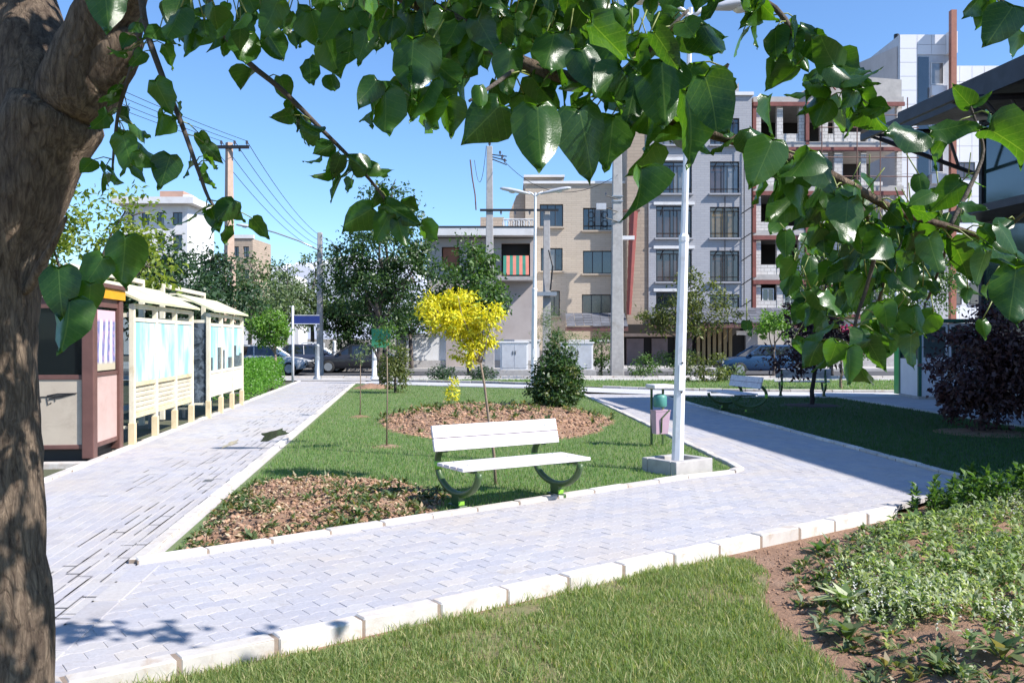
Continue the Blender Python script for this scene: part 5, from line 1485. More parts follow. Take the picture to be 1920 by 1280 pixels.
# ------------------------------------------------------------------ trees and shrubs
def crown_leaves(blobs, n, L, W, m, parent, clump=.35, nclump=None, updir=.3, shell=.55, name='crown'):
    """leaf-sized faces gathered in clumps inside a set of ellipsoids"""
    vol = np.array([b[3]*b[4]*b[5] for b in blobs]); pr = vol/vol.sum()
    nc = nclump or max(12, n//45)
    bi = rng.choice(len(blobs), nc, p=pr)
    B = np.array(blobs)
    d = rand_dirs(nc); rad = (shell+(1-shell)*rng.random(nc)**.5)
    rad *= np.where(rng.random(nc) < .22, .6, 1)
    cc = B[bi,:3]+d*B[bi,3:6]*rad[:,None]
    cs = clump*(.5+.9*rng.random(nc))
    ci = rng.integers(0, nc, n)
    base = cc[ci]+rng.normal(size=(n,3))*cs[ci][:,None]*np.array([.5,.5,.36])
    out = unit(base-B[bi[ci],:3])
    dr = rand_dirs(n)*.8+out*.6-np.array([0,0,.35])
    nr = rand_dirs(n)*.7+np.array([0,0,updir])+out*.6
    return fol(name, m, base, dr, nr, L*(.6+.8*rng.random(n)), W*(.6+.8*rng.random(n)), parent)
def limb(a, b, r0, r1, wob=.08, n=6):
    a = Vector(a); b = Vector(b); L = (b-a).length
    pts = [a.lerp(b, k/(n-1))+Vector((random.uniform(-1,1),random.uniform(-1,1),random.uniform(-.5,.5)))*wob*L*(0 if k in (0,n-1) else .5) for k in range(n)]
    return pts, [r0+(r1-r0)*k/(n-1) for k in range(n)]
def tree(name, label, loc, trunk_h, r, blobs, n, L, W, m, bark='bark_grey', clump=.35, cat='tree', group=None, lean=(0,0), nclump=None, shell=.55, twigs=0):
    t = thing(name, label, cat, loc, 0, group)
    mb = MB()
    top = Vector((lean[0],lean[1],trunk_h))
    p, rr = limb((0,0,-.08), top, r, r*.7, .06); mb.tube(p, rr, 8)
    for b in blobs:
        p, rr = limb(top-Vector((0,0,trunk_h*.08*random.random())), (b[0],b[1],b[2]), r*.55, r*.18, .1); mb.tube(p, rr, 6)
        for k in range(3):
            e = Vector((b[0]+b[3]*random.uniform(-.8,.8), b[1]+b[4]*random.uniform(-.8,.8), b[2]+b[5]*random.uniform(-.3,.9)))
            p, rr = limb((b[0],b[1],b[2]-b[5]*.2), e, r*.2, r*.06, .1); mb.tube(p, rr, 5)
    mb.build('trunk', M[bark], t, True)
    crown_leaves(blobs, n, L, W, m, t, clump, nclump, shell=shell)
    return t
def at(x, d): return (PX(x,d), d, 0)

# yellow sapling by the bench
yt = thing('yellow_sapling', 'slim young tree with bright yellow foliage behind the bench', 'tree', (-.17,9.42,0))
def yp(x, y): return Vector((PX(x,9.42)+.17, 0, PZ(y,9.42)))
mb = MB()
mb.tube([(0,0,-.05),yp(926,850),yp(917,790),yp(908,720),yp(901,680)], [.017,.016,.015,.013,.011], 7)
for (x,y,dy) in ((860,610,.1),(820,580,-.1),(905,590,.12),(930,585,-.05),(880,560,.05),(850,650,-.12),(915,640,.1),(790,565,.0),(860,555,-.1)):
    e = yp(x,y); e.y = dy*1.6; p, rr = limb(yp(901,682), e, .008, .003, .06, 5); mb.tube(p, rr, 5)
mb.build('trunk', M['bark_thin'], yt, True)
def yb(x, y, dy, rx, rz): v = yp(x,y); return (v.x, dy, v.z, rx, rx, rz)
crown_leaves([yb(815,575,.0,.21,.13),(yb(858,565,.1,.2,.15)),yb(915,592,-.05,.17,.14),yb(870,612,.05,.24,.15),yb(878,655,0,.15,.17),yb(838,600,-.1,.2,.12),yb(905,640,.1,.13,.13)], 6500, .050, .020, M['fol_yellow'], yt, .075, 200, shell=.3)
yb2 = thing('yellow_shrub', 'small yellow-leaved plant in the round bed', 'shrub', (*GP(848,757),.05))
crown_leaves([(0,0,.22,.16,.16,.2),(.02,0,.42,.12,.12,.15)], 260, .08, .03, M['fol_yellow'], yb2, .08, 20, name='leaves')
MB().tube([(0,0,-.05),(0,0,.35)], [.012,.006], 5).build('stem', M['bark_thin'], yb2)

# clipped conical shrub
x_, y_ = .94, 18.5
cs_ = thing('clipped_shrub', 'dense dark green cone-shaped shrub in front of the middle lamp post', 'shrub', (x_,y_,.05))
crown_leaves([(0,0,.42,.54,.54,.40),(0,0,.75,.48,.48,.4),(.03,0,1.1,.33,.33,.38),(0,0,1.35,.17,.17,.25)], 6500, .075, .04, M['fol_dark'], cs_, .13, 260, shell=.7)
crown_leaves([(0,0,.42,.56,.56,.40),(0,0,.75,.50,.50,.4),(.03,0,1.1,.35,.35,.38)], 900, .07, .04, M['fol_olive'], cs_, .08, 70, shell=.95, name='young_leaves')
MB().tube([(0,0,-.1),(0,0,1.1)], [.05,.02], 6).build('stem', M['bark_grey'], cs_)
# olive shrub far left on the island
x_, y_ = GP(741,737)
os_ = thing('olive_shrub', 'egg-shaped olive green shrub at the far left corner of the island', 'shrub', (x_,y_,.02))
crown_leaves([(0,0,.55,.45,.45,.5),(0,0,.95,.36,.36,.42)], 2600, .08, .035, M['fol_olive'], os_, .13, 110, shell=.7)
MB().tube([(0,0,-.1),(0,0,.9)], [.05,.02], 6).build('stem', M['bark_grey'], os_)
# bare thin saplings on stakes
def sapling(label, x, y, ytop, mat_, n, r):
    X, Y = GP(x,y); t = thing('sapling', label, 'tree', (X,Y,0), 0, 'thin saplings on the island lawn')
    H = PZ(ytop,Y)
    MB().tube([(0,0,-.05),(.01,0,H*.5),(.0,.02,H)], [.013,.011,.006], 6).build('trunk', M['bark_thin'], t, True)
    crown_leaves([(0,0,H,r,r,r*1.1)], n, .055, .03, mat_, t, .1, 24, shell=.3)
    s = mound('soil_ring', [(X+.22*cos(a),Y+.22*sin(a)) for a in [2*pi*i/12 for i in range(12)]], .004, .03, M['soil'], .05, .15, .02, 2)
    s.parent = t; s.location = (-X,-Y,0)
sapling('thin sapling with a sparse green top left of the bench', 725, 838, 625, M['fol_mid'], 260, .22)
sapling('thin pale sapling nearest the left path', 675, 782, 660, M['fol_grey'], 120, .2)

# trees in the middle distance
tree('broadleaf_tree', 'large dark green tree beside the street behind the olive shrub', at(712,37.5), 2.2, .17,
     [(.1,0,5.0,2.1,1.8,1.6),(-.9,.3,3.6,1.7,1.5,1.1),(1.4,.2,4.2,1.6,1.4,1.3),(.2,0,6.8,1.2,1.1,1.3),(.5,0,8.0,.55,.55,.7),(-1.3,0,4.9,1.0,1.0,.9),(1.9,.2,5.5,.9,.9,.8),(-.2,.2,2.7,1.5,1.2,.7)], 11000, .17, .085, M['fol_dark'], clump=.52, nclump=150, shell=.55)
tree('broadleaf_tree', 'glossy green tree in front of the terrace house behind the yellow sapling', at(882,38.5), 2.0, .12,
     [(0,0,3.8,1.4,1.2,1.0),(.3,0,5.0,.9,.9,.9),(-.8,0,3.0,1.0,.9,.7),(.8,0,3.1,.8,.8,.8),(.1,0,5.8,.4,.4,.5)], 4800, .19, .10, M['fol_mid'], clump=.42, nclump=130)
tree('slender_tree', 'wispy grey-green tree hanging beside the middle lamp post', at(1042,34.5), 1.5, .06,
     [(.1,0,2.1,.75,.6,.7),(-.3,0,1.7,.6,.5,.5),(.5,0,1.5,.5,.5,.5)], 1100, .14, .025, M['fol_grey'], 'bark_thin', .3)
tree('ornamental_tree', 'spreading green tree right of the bright concrete pole', at(1285,37.2), 1.5, .09,
     [(-.4,0,2.6,1.3,1.1,.6),(.6,0,3.2,1.2,1.0,.7),(1.4,0,2.6,.9,.8,.5),(-1.3,0,2.2,.8,.8,.45),(.2,0,3.9,.6,.6,.4),(.1,0,2.1,1.2,1.0,.4)], 3800, .15, .075, M['fol_olive'], clump=.34, nclump=110)
tree('ornamental_tree', 'small bright green tree in front of the blue car', at(1452,35.5), 1.2, .06,
     [(0,0,1.95,.75,.65,.45),(.4,0,2.4,.5,.5,.35),(-.4,0,2.35,.5,.5,.35)], 1500, .14, .07, M['fol_light'], clump=.25)
tree('ornamental_tree', 'round loose green tree against the building site', at(1560,36.0), 2.6, .09,
     [(0,0,4.1,1.5,1.2,.8),(.9,0,3.4,1.1,.9,.7),(-.9,0,4.7,1.0,.9,.6),(.2,0,2.7,.9,.8,.6)], 2600, .15, .07, M['fol_mid'], clump=.35, nclump=80)
tree('roadside_tree', 'loose green tree right of the building site beyond the far lawn', at(1720,34.0), 2.2, .09,
     [(0,0,3.3,1.5,1.2,1.0),(1.0,0,4.2,1.2,1.0,.8),(-1.0,0,3.0,1.0,.9,.7)], 2600, .15, .07, M['fol_mid'], clump=.38, nclump=80)
for i, (x, d, h, mm, lb, n) in enumerate((
    (300,30,4.4,'fol_blue_green','dark tree behind the nearer shelter and the white building',5200),
    (385,34,4.6,'fol_blue_green','dark tree left of the tan double pole behind the shelters',5200),
    (470,42,4.8,'fol_grey','loose grey-green tree right of the tan double pole',3200),
    (535,46,5.2,'fol_grey','loose grey-green tree left of the slim lamp pole',3000),
    (585,47,5.6,'fol_grey','airy roadside tree wrapped round the slim lamp pole',2600),
    (655,47,4.6,'fol_dark','dark tree shading the parked cars at the path end',4200),
    (770,46.3,4.2,'fol_dark','dark tree above the white boundary wall',3600))):
    s = 1.0 if i < 2 else .95
    tree('roadside_tree', lb, at(x,d), h*.42, .13, [(0,0,h*.78,1.7*s,1.4,h*.22),(.8,0,h*.62,1.5*s,1.3,h*.2),(-.9,0,h*.60,1.5*s,1.3,h*.2),(.1,0,h*1.0,.9*s,.9,h*.12)], n, .19, .09, M[mm], clump=.48, nclump=120 if i != 4 else 60, group='roadside trees behind the shelters')
tree('roadside_tree', 'dark dense tree in shade under the slim lamp pole', at(640,46.8), 1.0, .1, [(0,0,1.6,1.6,1.0,.7),(1.2,0,2.2,1.2,1.0,.8),(-.4,0,2.6,1.0,1.0,.6)], 2400, .18, .09, M['fol_dark'], clump=.4)

# mop-head tree and hedge beside the left path
tree('round_headed_tree', 'bright green round-headed tree above the hedge past the shelters', (PX(510,27.5),27.5,0), 1.15, .055,
     [(-.1,0,1.95,.62,.6,.55),(-.35,.2,1.75,.45,.45,.4),(.25,0,1.75,.4,.4,.38)], 3600, .10, .045, M['fol_light'], 'bark_thin', .2, lean=(.1,0))
hg = thing('hedge', 'low bright green clipped hedge along the left path past the shelters', 'hedge', (Lx(25)-.5,25.2,0), TH)
v = []
N = 9000
q = np.column_stack([rng.uniform(-.42,.42,N), rng.uniform(-3.4,3.6,N), rng.uniform(.05,.85,N)])
sf = rng.integers(0,3,N); q[sf==0,0] = np.sign(q[sf==0,0])*.42*(.85+.2*rng.random((sf==0).sum())); q[sf==1,2] = .82+.10*rng.random((sf==1).sum())
q[:,2] += .06*np.sin(q[:,1]*2.1)
fol('foliage', M['fol_hedge'], q, rand_dirs(N), rand_dirs(N)+np.array([.4,0,.6]), .075*(.6+.8*rng.random(N)), .042*np.ones(N), hg)
for k in range(12): MB().tube([(0,-3.2+.6*k,-.1),(.05,-3.15+.6*k,.7)], [.03,.015], 5).build('stem', M['bark_grey'], hg)
# yellow-green tree behind the kiosk
tree('locust_tree', 'yellow-green leafy tree rising behind the kiosk', (-8.3,17.2,0), 1.9, .08,
     [(.2,0,3.3,1.2,1.0,.8),(.9,-.2,4.0,.7,.7,.6),(-.8,0,3.8,1.1,1.0,.8),(1.4,-.3,3.0,.6,.6,.5),(-1.8,0,3.2,1.0,1.0,.9)], 4200, .13, .06, leafmat('yellow_green_foliage', (.10,.17,.02), (.26,.30,.04), .4, .45), clump=.3, nclump=120)
tree('locust_tree', 'dark leafy tree behind the left trunk and kiosk', (-10.5,16.0,0), 2.0, .1,
     [(0,0,3.6,1.8,1.4,1.2),(-1.5,0,4.6,1.4,1.2,1.2),(1.0,0,4.8,1.0,1.0,.8)], 3600, .15, .07, M['fol_mid'], clump=.38)

# right side: shaded purple-leaved tree and bush, roadside shrubs, pink blossom
tree('purple_leaf_tree', 'dark purple-leaved small tree standing in the shade on the right lawn', (6.95,20.6,0), 1.0, .06,
     [(0,0,1.5,.85,.7,.5),(.15,0,2.1,.65,.6,.5),(-.5,0,1.1,.6,.5,.35),(.35,0,2.9,.35,.35,.5),(.5,0,1.2,.5,.5,.3)], 2600, .12, .055, M['fol_purple'], 'bark_dark', .25, lean=(.08,0))
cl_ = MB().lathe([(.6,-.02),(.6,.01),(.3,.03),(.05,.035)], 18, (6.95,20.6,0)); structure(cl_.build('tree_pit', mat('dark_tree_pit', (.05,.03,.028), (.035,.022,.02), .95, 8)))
tree('purple_bush', 'big dark purple-leaved bush in front of the booth at the right edge', (7.75,14.6,0), .5, .07,
     [(0,0,1.05,.80,.75,.65),(.25,0,1.55,.7,.65,.5),(-.2,0,.75,.6,.6,.4),(.45,0,1.9,.5,.5,.35),(.5,0,1.0,.7,.6,.6),(.1,0,.5,.7,.6,.35)], 9500, .095, .05, M['fol_purple'], 'bark_dark', .2, cat='bush')
cl_ = MB().lathe([(.75,-.02),(.75,.01),(.3,.04),(.05,.045)], 18, (7.75,14.6,0)); structure(cl_.build('tree_pit', M['soil']))
def shrub(label, x, y, w, h, m, n=1100, L=.10):
    X, Y = GP(x,y); t = thing('shrub', label, 'shrub', (X,Y,0), 0, 'shrubs along the street')
    crown_leaves([(0,0,h*.45,w,w*.8,h*.5),(w*.3,0,h*.35,w*.7,w*.6,h*.4),(-w*.35,0,h*.35,w*.6,w*.6,h*.4)], n, L, L*.45, m, t, .16, 60, name='foliage')
    MB().tube([(0,0,-.1),(0,0,h*.6)], [.04,.02], 5).build('stem', M['bark_grey'], t)
shrub('rounded green shrub at the foot of the bright concrete pole', 1206, 707, .62, .95, M['fol_mid'])
shrub('wide olive shrub right of the near lamp post', 1320, 716, .85, 1.2, M['fol_olive'], 1500)
shrub('low grey-green shrub beside the wide olive shrub', 1372, 714, .5, .6, M['fol_grey'], 600)
shrub('low dark shrub on the street strip behind the yellow sapling', 830, 712, .55, .6, M['fol_blue_green'], 700)
shrub('small dark shrub left of the first electric cabinet', 905, 711, .6, .5, M['fol_blue_green'], 700)
shrub('tall green shrub between the second cabinet and the concrete pole', 1128, 700, .75, 2.2, M['fol_mid'], 1500, .12)
shrub('leafy shrub under the ornamental tree behind the near lamp post', 1268, 704, .8, 1.5, M['fol_mid'], 1300)
pk = tree('pink_flowering_shrub', 'tall shrub with pink blossoms left of the booth', (10.1,27.2,0), .9, .05,
     [(0,0,1.8,.6,.6,.6),(-.1,0,2.7,.5,.5,.6),(.3,0,1.3,.6,.6,.4)], 1500, .11, .05, M['fol_mid'], 'bark_thin', .25, cat='shrub')
crown_leaves([(0,-.1,1.8,.65,.65,.6),(-.1,-.1,2.8,.5,.5,.6),(.3,0,1.2,.6,.6,.4),(1.5,0,1.9,.2,.2,.2)], 420, .11, .09, M['petal_pink'], pk, .09, 16, name='blossoms')

# ------------------------------------------------------------------ the mulberry in the foreground
def leafmat_mul():
    m, n, l, b = newmat('mulberry_leaf')
    r = rnd(n, l)
    c = mixc(n, l, r, (.013,.046,.009), (.036,.098,.016))
    tc = n.new('ShaderNodeTexCoord'); sp = n.new('ShaderNodeSeparateXYZ'); l.new(tc.outputs['Object'], sp.inputs[0])
    f = noise(n, l, tc.outputs['Object'], 26, 4)
    c = mixc(n, l, ramp(n, l, f, .35, .7, (0,)*3, (.3,)*3), c, (.06,.13,.028))
    l.new(c, b.inputs['Base Color']); b.inputs['Roughness'].default_value = .26; b.inputs['Specular IOR Level'].default_value = .5
    uv = n.new('ShaderNodeUVMap'); uv.uv_map = 'UVMap'; su = n.new('ShaderNodeSeparateXYZ'); l.new(uv.outputs[0], su.inputs[0])
    def mth(op, a_, b_=None):
        x = n.new('ShaderNodeMath'); x.operation = op
        for s_, v_ in ((x.inputs[0],a_),(x.inputs[1],b_)):
            if v_ is None: continue
            if hasattr(v_,'is_output'): l.new(v_, s_)
            else: s_.default_value = v_
        return x.outputs[0]
    au = mth('ABSOLUTE', su.outputs[0])
    mid = mth('LESS_THAN', au, .010)
    fr = mth('FRACT', mth('MULTIPLY', mth('SUBTRACT', su.outputs[1], mth('MULTIPLY', au, .75)), 6.5))
    lat = mth('LESS_THAN', fr, .085)
    vein = mth('MAXIMUM', mid, mth('MULTIPLY', lat, .55))
    c = mixc(n, l, mth('MULTIPLY', vein, .32), c, (.13,.21,.06))
    l.new(c, b.inputs['Base Color'])
    bp = n.new('ShaderNodeBump'); bp.inputs['Strength'].default_value = .14; bp.inputs['Distance'].default_value = .005
    l.new(noise(n, l, tc.outputs['Object'], 40, 3), bp.inputs['Height']); l.new(bp.outputs[0], b.inputs['Normal'])
    t = n.new('ShaderNodeBsdfTranslucent'); tcx = mixc(n, l, 1., c, (4.2,3.9,.7), 'MULTIPLY'); l.new(tcx, t.inputs['Color'])
    mx = n.new('ShaderNodeMixShader'); mx.inputs[0].default_value = .36
    l.new(b.outputs[0], mx.inputs[1]); l.new(t.outputs[0], mx.inputs[2]); l.new(mx.outputs[0], n['Material Output'].inputs['Surface'])
    return m
M['leaf_mul'] = leafmat_mul()
M['petiole'] = mat('leaf_stalk', (.22,.26,.06), (.18,.22,.05), .5)
def mulberry_leaf(seed):
    """heart-shaped blade of unit length along -Z from its stalk, face towards -Y"""
    R = random.Random(seed)
    prof = [(0,.0),(-.06,.20),(.02,.33),(.16,.42),(.34,.43),(.52,.36),(.68,.25),(.82,.13),(.92,.05),(1.0,.0)]
    fold = R.uniform(.05,.75); curl = R.uniform(-.5,.9); tw = R.uniform(-1.1,1.1); wav = R.uniform(.02,.08); sc = R.uniform(.66,1.08); asym = R.uniform(-.12,.12)
    vs = []; rows = []
    for i, (u, w_) in enumerate(prof):
        u2 = max(u,0.) if i == 0 else u
        cols = [-1,-.55,0,.55,1] if 0 < i < len(prof)-1 else [0]
        row = []
        for c in cols:
            uu = u if abs(c) > .8 else (u if u > .1 else u*.4+ (0 if i else 0))
            if i == 1 and abs(c) < .3: uu = .05
            if i == 2 and abs(c) < .3: uu = .12
            x = w_*c*sc*(1+asym*(1 if c > 0 else -1))*(1+.07*sin(i*5.1+seed+c*3))
            y = abs(x)*fold + wav*sin(i*2.3+c*2)*(abs(c)) - curl*uu*uu*.5
            a = tw*uu; x, y = x*cos(a)-y*sin(a), x*sin(a)+y*cos(a)
            row.append(len(vs)); vs.append((x, y, -uu))
        rows.append(row)
    fs = []
    for i in range(len(rows)-1):
        a, b = rows[i], rows[i+1]
        if len(a) == 1:
            for k in range(4): fs.append((a[0], b[k], b[k+1]))
        elif len(b) == 1:
            for k in range(4): fs.append((a[k+1], a[k], b[0]))
        else:
            for k in range(4): fs.append((a[k], a[k+1], b[k+1], b[k]))
    mb = MB(); mb.add(vs, fs)
    # midrib
    return mb
leaf_mb = [mulberry_leaf(s) for s in range(16)]
def add_uv(me, uvs):
    lay = me.uv_layers.new(name='UVMap'); li = np.empty(len(me.loops), np.int32); me.loops.foreach_get('vertex_index', li)
    lay.data.foreach_set('uv', np.asarray(uvs, np.float32)[li].ravel())
leaf_uv = [[(v[0], -v[2]) for v in b.v] for b in leaf_mb]
leaf_me = [b.mesh('leaf', M['leaf_mul'], True) for b in leaf_mb]
for me_, u_ in zip(leaf_me, leaf_uv): add_uv(me_, u_)
mt = thing('mulberry_tree', 'leaning mulberry tree with rough bark and large leaves framing the foreground', 'tree', (-1.78,3.0,-.08))
O = Vector((-1.78,3.0,-.08))
def T3(x, y, d): return P3(x,y,d)-O
tr = MB()
tr.tube([(-.10,0,-.25),(-.03,0,.0),(.0,0,.25),T3(-18,1200,3.0),T3(-30,1000,3.0),T3(-40,850,3.02),T3(-38,720,3.03),T3(-34,600,3.04),T3(-10,480,3.05),T3(40,350,3.05),T3(88,250,3.05),T3(120,190,3.05)],
        [.30,.235,.21,.198,.180,.180,.172,.175,.155,.148,.155,.185], 20)
tr.tube([T3(92,260,3.06),T3(70,150,3.1),T3(40,20,3.2),T3(10,-160,3.35),T3(-30,-420,3.5)], [.15,.135,.12,.10,.07], 14)
tr.tube([T3(118,230,3.02),T3(165,120,3.0),T3(205,20,2.95),T3(255,-140,2.8),T3(340,-330,2.6)], [.15,.13,.105,.085,.05], 14)
tr.tube([T3(150,170,3.0),T3(225,100,2.95),T3(258,60,2.9)], [.10,.085,.05], 12)
tr.tube([T3(40,560,3.0),T3(95,470,2.95),T3(128,400,2.93)], [.03,.022,.010], 8)
trunk = tr.build('trunk', M['bark'], mt, True)
trunk.modifiers.new('subsurf', 'SUBSURF').levels = 2; trunk.modifiers['subsurf'].render_levels = 2
tx = bpy.data.textures.new('bark_lumps', 'CLOUDS'); tx.noise_scale = .2; tx.noise_depth = 4
dm = trunk.modifiers.new('lumps', 'DISPLACE'); dm.texture = tx; dm.strength = .05; dm.mid_level = .5
branches = {
 'main': ([(345,-330,2.6),(520,-160,2.35),(700,-40,2.2),(850,40,2.1),(980,120,2.0),(1120,165,1.95),(1270,230,1.95),(1400,270,2.0),(1560,330,2.05),(1680,395,2.1),(1780,425,2.15),(1860,450,2.2)], .024, .006),
 'hang_a': ([(255,-140,2.8),(270,30,2.75),(300,130,2.7),(340,230,2.68),(372,320,2.66),(400,385,2.65),(445,400,2.65)], .012, .003),
 'hang_b': ([(345,-330,2.6),(380,-40,2.7),(440,90,2.75),(530,170,2.75),(600,240,2.75),(660,300,2.75),(720,370,2.75),(745,420,2.75)], .012, .003),
 'hang_c': ([(270,30,2.75),(250,120,2.8),(225,200,2.85),(215,270,2.85),(210,340,2.85)], .010, .003),
 'up_right': ([(700,-40,2.2),(900,-80,2.2),(1150,-90,2.3),(1420,-5,2.4),(1500,80,2.4),(1565,155,2.4),(1600,180,2.4)], .014, .003),
 'right_tip': ([(1780,425,2.15),(1840,300,2.2),(1832,240,2.2),(1815,190,2.2)], .006, .0025),
 'right_hang': ([(1560,330,2.05),(1640,430,2.1),(1630,520,2.15),(1605,600,2.15),(1590,680,2.15)], .007, .003),
 'far_right': ([(1560,-200,2.3),(1750,-110,2.2),(1860,-20,2.15),(1900,50,2.1),(1960,110,2.1)], .012, .003),
 'right_edge': ([(1860,450,2.2),(1920,400,2.1),(1990,330,2.0)], .006, .003),
 'side_a': ([(850,40,2.1),(790,90,2.0),(755,150,1.95),(735,200,1.9)], .007, .003),
 'side_b': ([(980,120,2.0),(925,160,1.9),(880,190,1.85)], .006, .003),
 'side_c': ([(1120,165,1.95),(1200,110,1.85),(1250,60,1.8),(1290,20,1.8)], .007, .003),
 'side_d': ([(1270,230,1.95),(1330,190,1.85),(1365,120,1.8)], .006, .003),
 'left_in': ([(-60,200,3.3),(20,330,3.3),(45,410,3.3)], .010, .003),
}
bpts = {}
for k, (pp, r0, r1) in branches.items():
    pts = [T3(*q_) for q_ in pp]
    fine = []
    for i in range(len(pts)-1):                      # smooth the run a little
        p0 = pts[max(i-1,0)]; p1 = pts[i]; p2 = pts[i+1]; p3 = pts[min(i+2,len(pts)-1)]
        for s in range(4):
            u = s/4
            fine.append(.5*((2*p1)+(p2-p0)*u+(2*p0-5*p1+4*p2-p3)*u*u+(3*p1-p0-3*p2+p3)*u**3))
    fine.append(pts[-1]); bpts[k] = fine
    MB().tube(fine, [r0+(r1-r0)*i/(len(fine)-1) for i in range(len(fine))], 8).build('branch', M['bark'] if r0 > .02 else M['bark_grey'], mt, True)

RL_ = random.Random(42)
leaves = []       # (matrix, mesh index, size on picture)
stalks = MB()
def put_leaf(base, tip, normal, k=None, scale=None):
    base = Vector(base); tip = Vector(tip); d = tip-base; L = d.length if scale is None else scale
    z = -d.normalized(); y = -Vector(normal); y = (y-z*y.dot(z)).normalized(); x = y.cross(z)
    mtx = Matrix((x,y,z)).transposed().to_4x4(); mtx = Matrix.Translation(base) @ mtx @ Matrix.Diagonal((L,L,L,1))
    leaves.append((mtx, RL_.randrange(16) if k is None else k, L/max(.3,(base+O).y)))
def key(bx_, by_, tx_, ty_, d, side=0., up=.2, k=None, dz=0.):
    put_leaf(T3(bx_,by_,d), T3(tx_,ty_,d+dz), (side,-1,up), k)
KEYS = [ # base pixel, tip pixel, distance, sideways and upward turn of the face
 (1008,195,1012,332,1.75,.1,.1),(1085,200,1120,345,1.8,.25,.1),(1150,215,1140,330,1.9,-.3,.0),(1203,312,1203,418,1.75,.05,.15),
 (1320,140,1366,264,1.6,1.6,.5),(1285,165,1322,326,1.65,.9,.2),(1240,110,1250,258,1.75,-.2,.0),(1195,130,1175,250,1.85,-.3,-.1),
 (690,-20,728,72,1.5,1.3,.4),(195,-40,207,72,1.5,.3,.9),(775,70,772,190,1.9,-.3,-.3),(835,185,848,262,1.85,.8,.2),(898,160,902,214,1.8,.1,.8),
 (940,195,864,273,1.8,-.5,-.5),(812,150,778,243,1.85,-1.2,.0),(722,170,730,264,1.85,-.9,.0),(708,150,668,205,1.85,.4,.7),(745,170,690,160,1.9,.1,.4),
 (1225,60,1280,132,1.6,1.2,.8),(1105,40,1195,132,1.65,.9,.7),(1440,180,1440,262,1.8,.5,.9),(1405,240,1440,310,1.9,.2,.8),(1450,260,1410,352,1.85,.0,.5),
 (1520,280,1475,350,1.85,.1,.9),(1530,290,1560,372,1.9,.4,.5),(1590,370,1578,472,1.9,-.1,.0),(1500,330,1500,420,1.95,.3,.0),(1740,250,1648,252,1.85,.2,1.2),
 (1745,245,1838,245,2.0,.1,.9),(1852,242,1935,285,1.7,1.0,.6),(1905,500,1893,616,1.55,.8,.3),(1820,200,1780,160,2.0,.9,.6),(1822,195,1865,175,2.0,.3,.7),
 (1900,10,1848,85,1.8,.2,.9),(1915,60,1880,110,1.85,.5,.6),(1655,565,1672,622,1.9,.8,.5),(1625,635,1662,692,1.9,1.0,.4),(1590,650,1602,727,1.8,.9,.3),(1570,640,1552,690,1.8,.6,.3),
 (1640,630,1600,665,1.9,1.2,.2),(1545,545,1570,600,1.9,.4,.4),(1750,360,1700,380,1.9,.2,1.),(1800,380,1850,400,1.9,.3,1.1),(1740,440,1760,520,1.95,-.2,.0),(1850,470,1820,540,1.9,.1,-.1),
 (1870,420,1920,480,1.8,.5,.4),(1660,440,1620,500,1.95,.1,.2),(1700,470,1690,510,1.95,.9,.5),(1040,60,1020,150,1.9,-.2,.0),(960,90,940,190,1.95,.2,-.2),(890,60,870,150,2.0,-.1,-.2),
 (860,40,830,110,2.0,-.4,0),(1090,90,1120,180,1.85,.0,.4),(640,20,600,90,2.2,-.2,-.2),(660,60,650,150,2.2,.2,-.1),(610,70,640,150,2.3,0,-.3),(580,110,590,170,2.5,-.3,0),
 (620,140,628,180,2.6,.4,0),(230,250,250,330,2.6,.3,.6),(260,280,310,330,2.6,.5,.8),(320,290,300,360,2.6,.2,0),(290,150,330,230,2.6,.1,-.2),(420,20,390,90,2.5,-.2,-.3),
 (460,60,450,130,2.5,.2,-.1),(500,60,540,120,2.5,.1,-.2),(350,30,360,90,2.5,0,-.3),(440,375,400,420,2.6,0,-.1),(420,385,462,418,2.6,.3,.1),(395,390,410,435,2.6,-.2,0),
 (600,250,560,232,2.65,.1,.0),(625,270,590,290,2.65,.1,.0),(640,290,620,340,2.65,.2,.0),(690,320,650,290,2.65,.0,.3),(700,390,640,430,2.6,-.1,.0),(730,400,700,460,2.6,.1,-.2),(720,380,790,430,2.6,.3,.1),
 (745,410,760,470,2.6,.3,-.1),(235,440,232,545,2.35,-.1,-.2),(195,480,150,560,2.3,-.2,-.3),(110,500,112,600,2.2,.1,-.3),(130,560,128,672,2.2,.0,-.3),(170,530,165,600,2.25,.3,-.1),
 (1560,120,1610,175,2.2,.3,.4),(1580,150,1655,150,2.2,.2,.8),(1570,130,1520,60,2.3,-.2,.3),(1600,170,1580,210,2.2,0,-.1),(1470,70,1450,110,2.35,-.2,-.1),(1500,50,1550,80,2.35,.2,.0),(1420,20,1400,45,2.35,-.1,-.2),
]
LIME = {(1320,140),(1285,165),(690,-20),(1225,60),(1105,40),(1852,242),(1905,500),(1625,635),(1590,650),(1570,640),(1203,312),(1640,630),(1820,200),(1655,565),(1700,470),(835,185)}
lit_spots = []
for (a,b,c,d_,e,f_,g) in KEYS:
    if (a,b) in LIME:             # turned so that the sun strikes the far face
        f_, g = -.85, -.65
        lit_spots += [P3(a+(c-a)*q_, b+(d_-b)*q_, e) for q_ in (.3,.7)]
    key(a,b,c,d_,e,f_,g,dz=RL_.uniform(-.03,.03))
def shades_lit(p):                # would this leaf stand between the sun and one of those?
    for s_ in lit_spots:
        v_ = p-s_; k_ = v_.dot(sdir)
        if k_ > .03 and (v_-sdir*k_).length < .13: return True
    return False
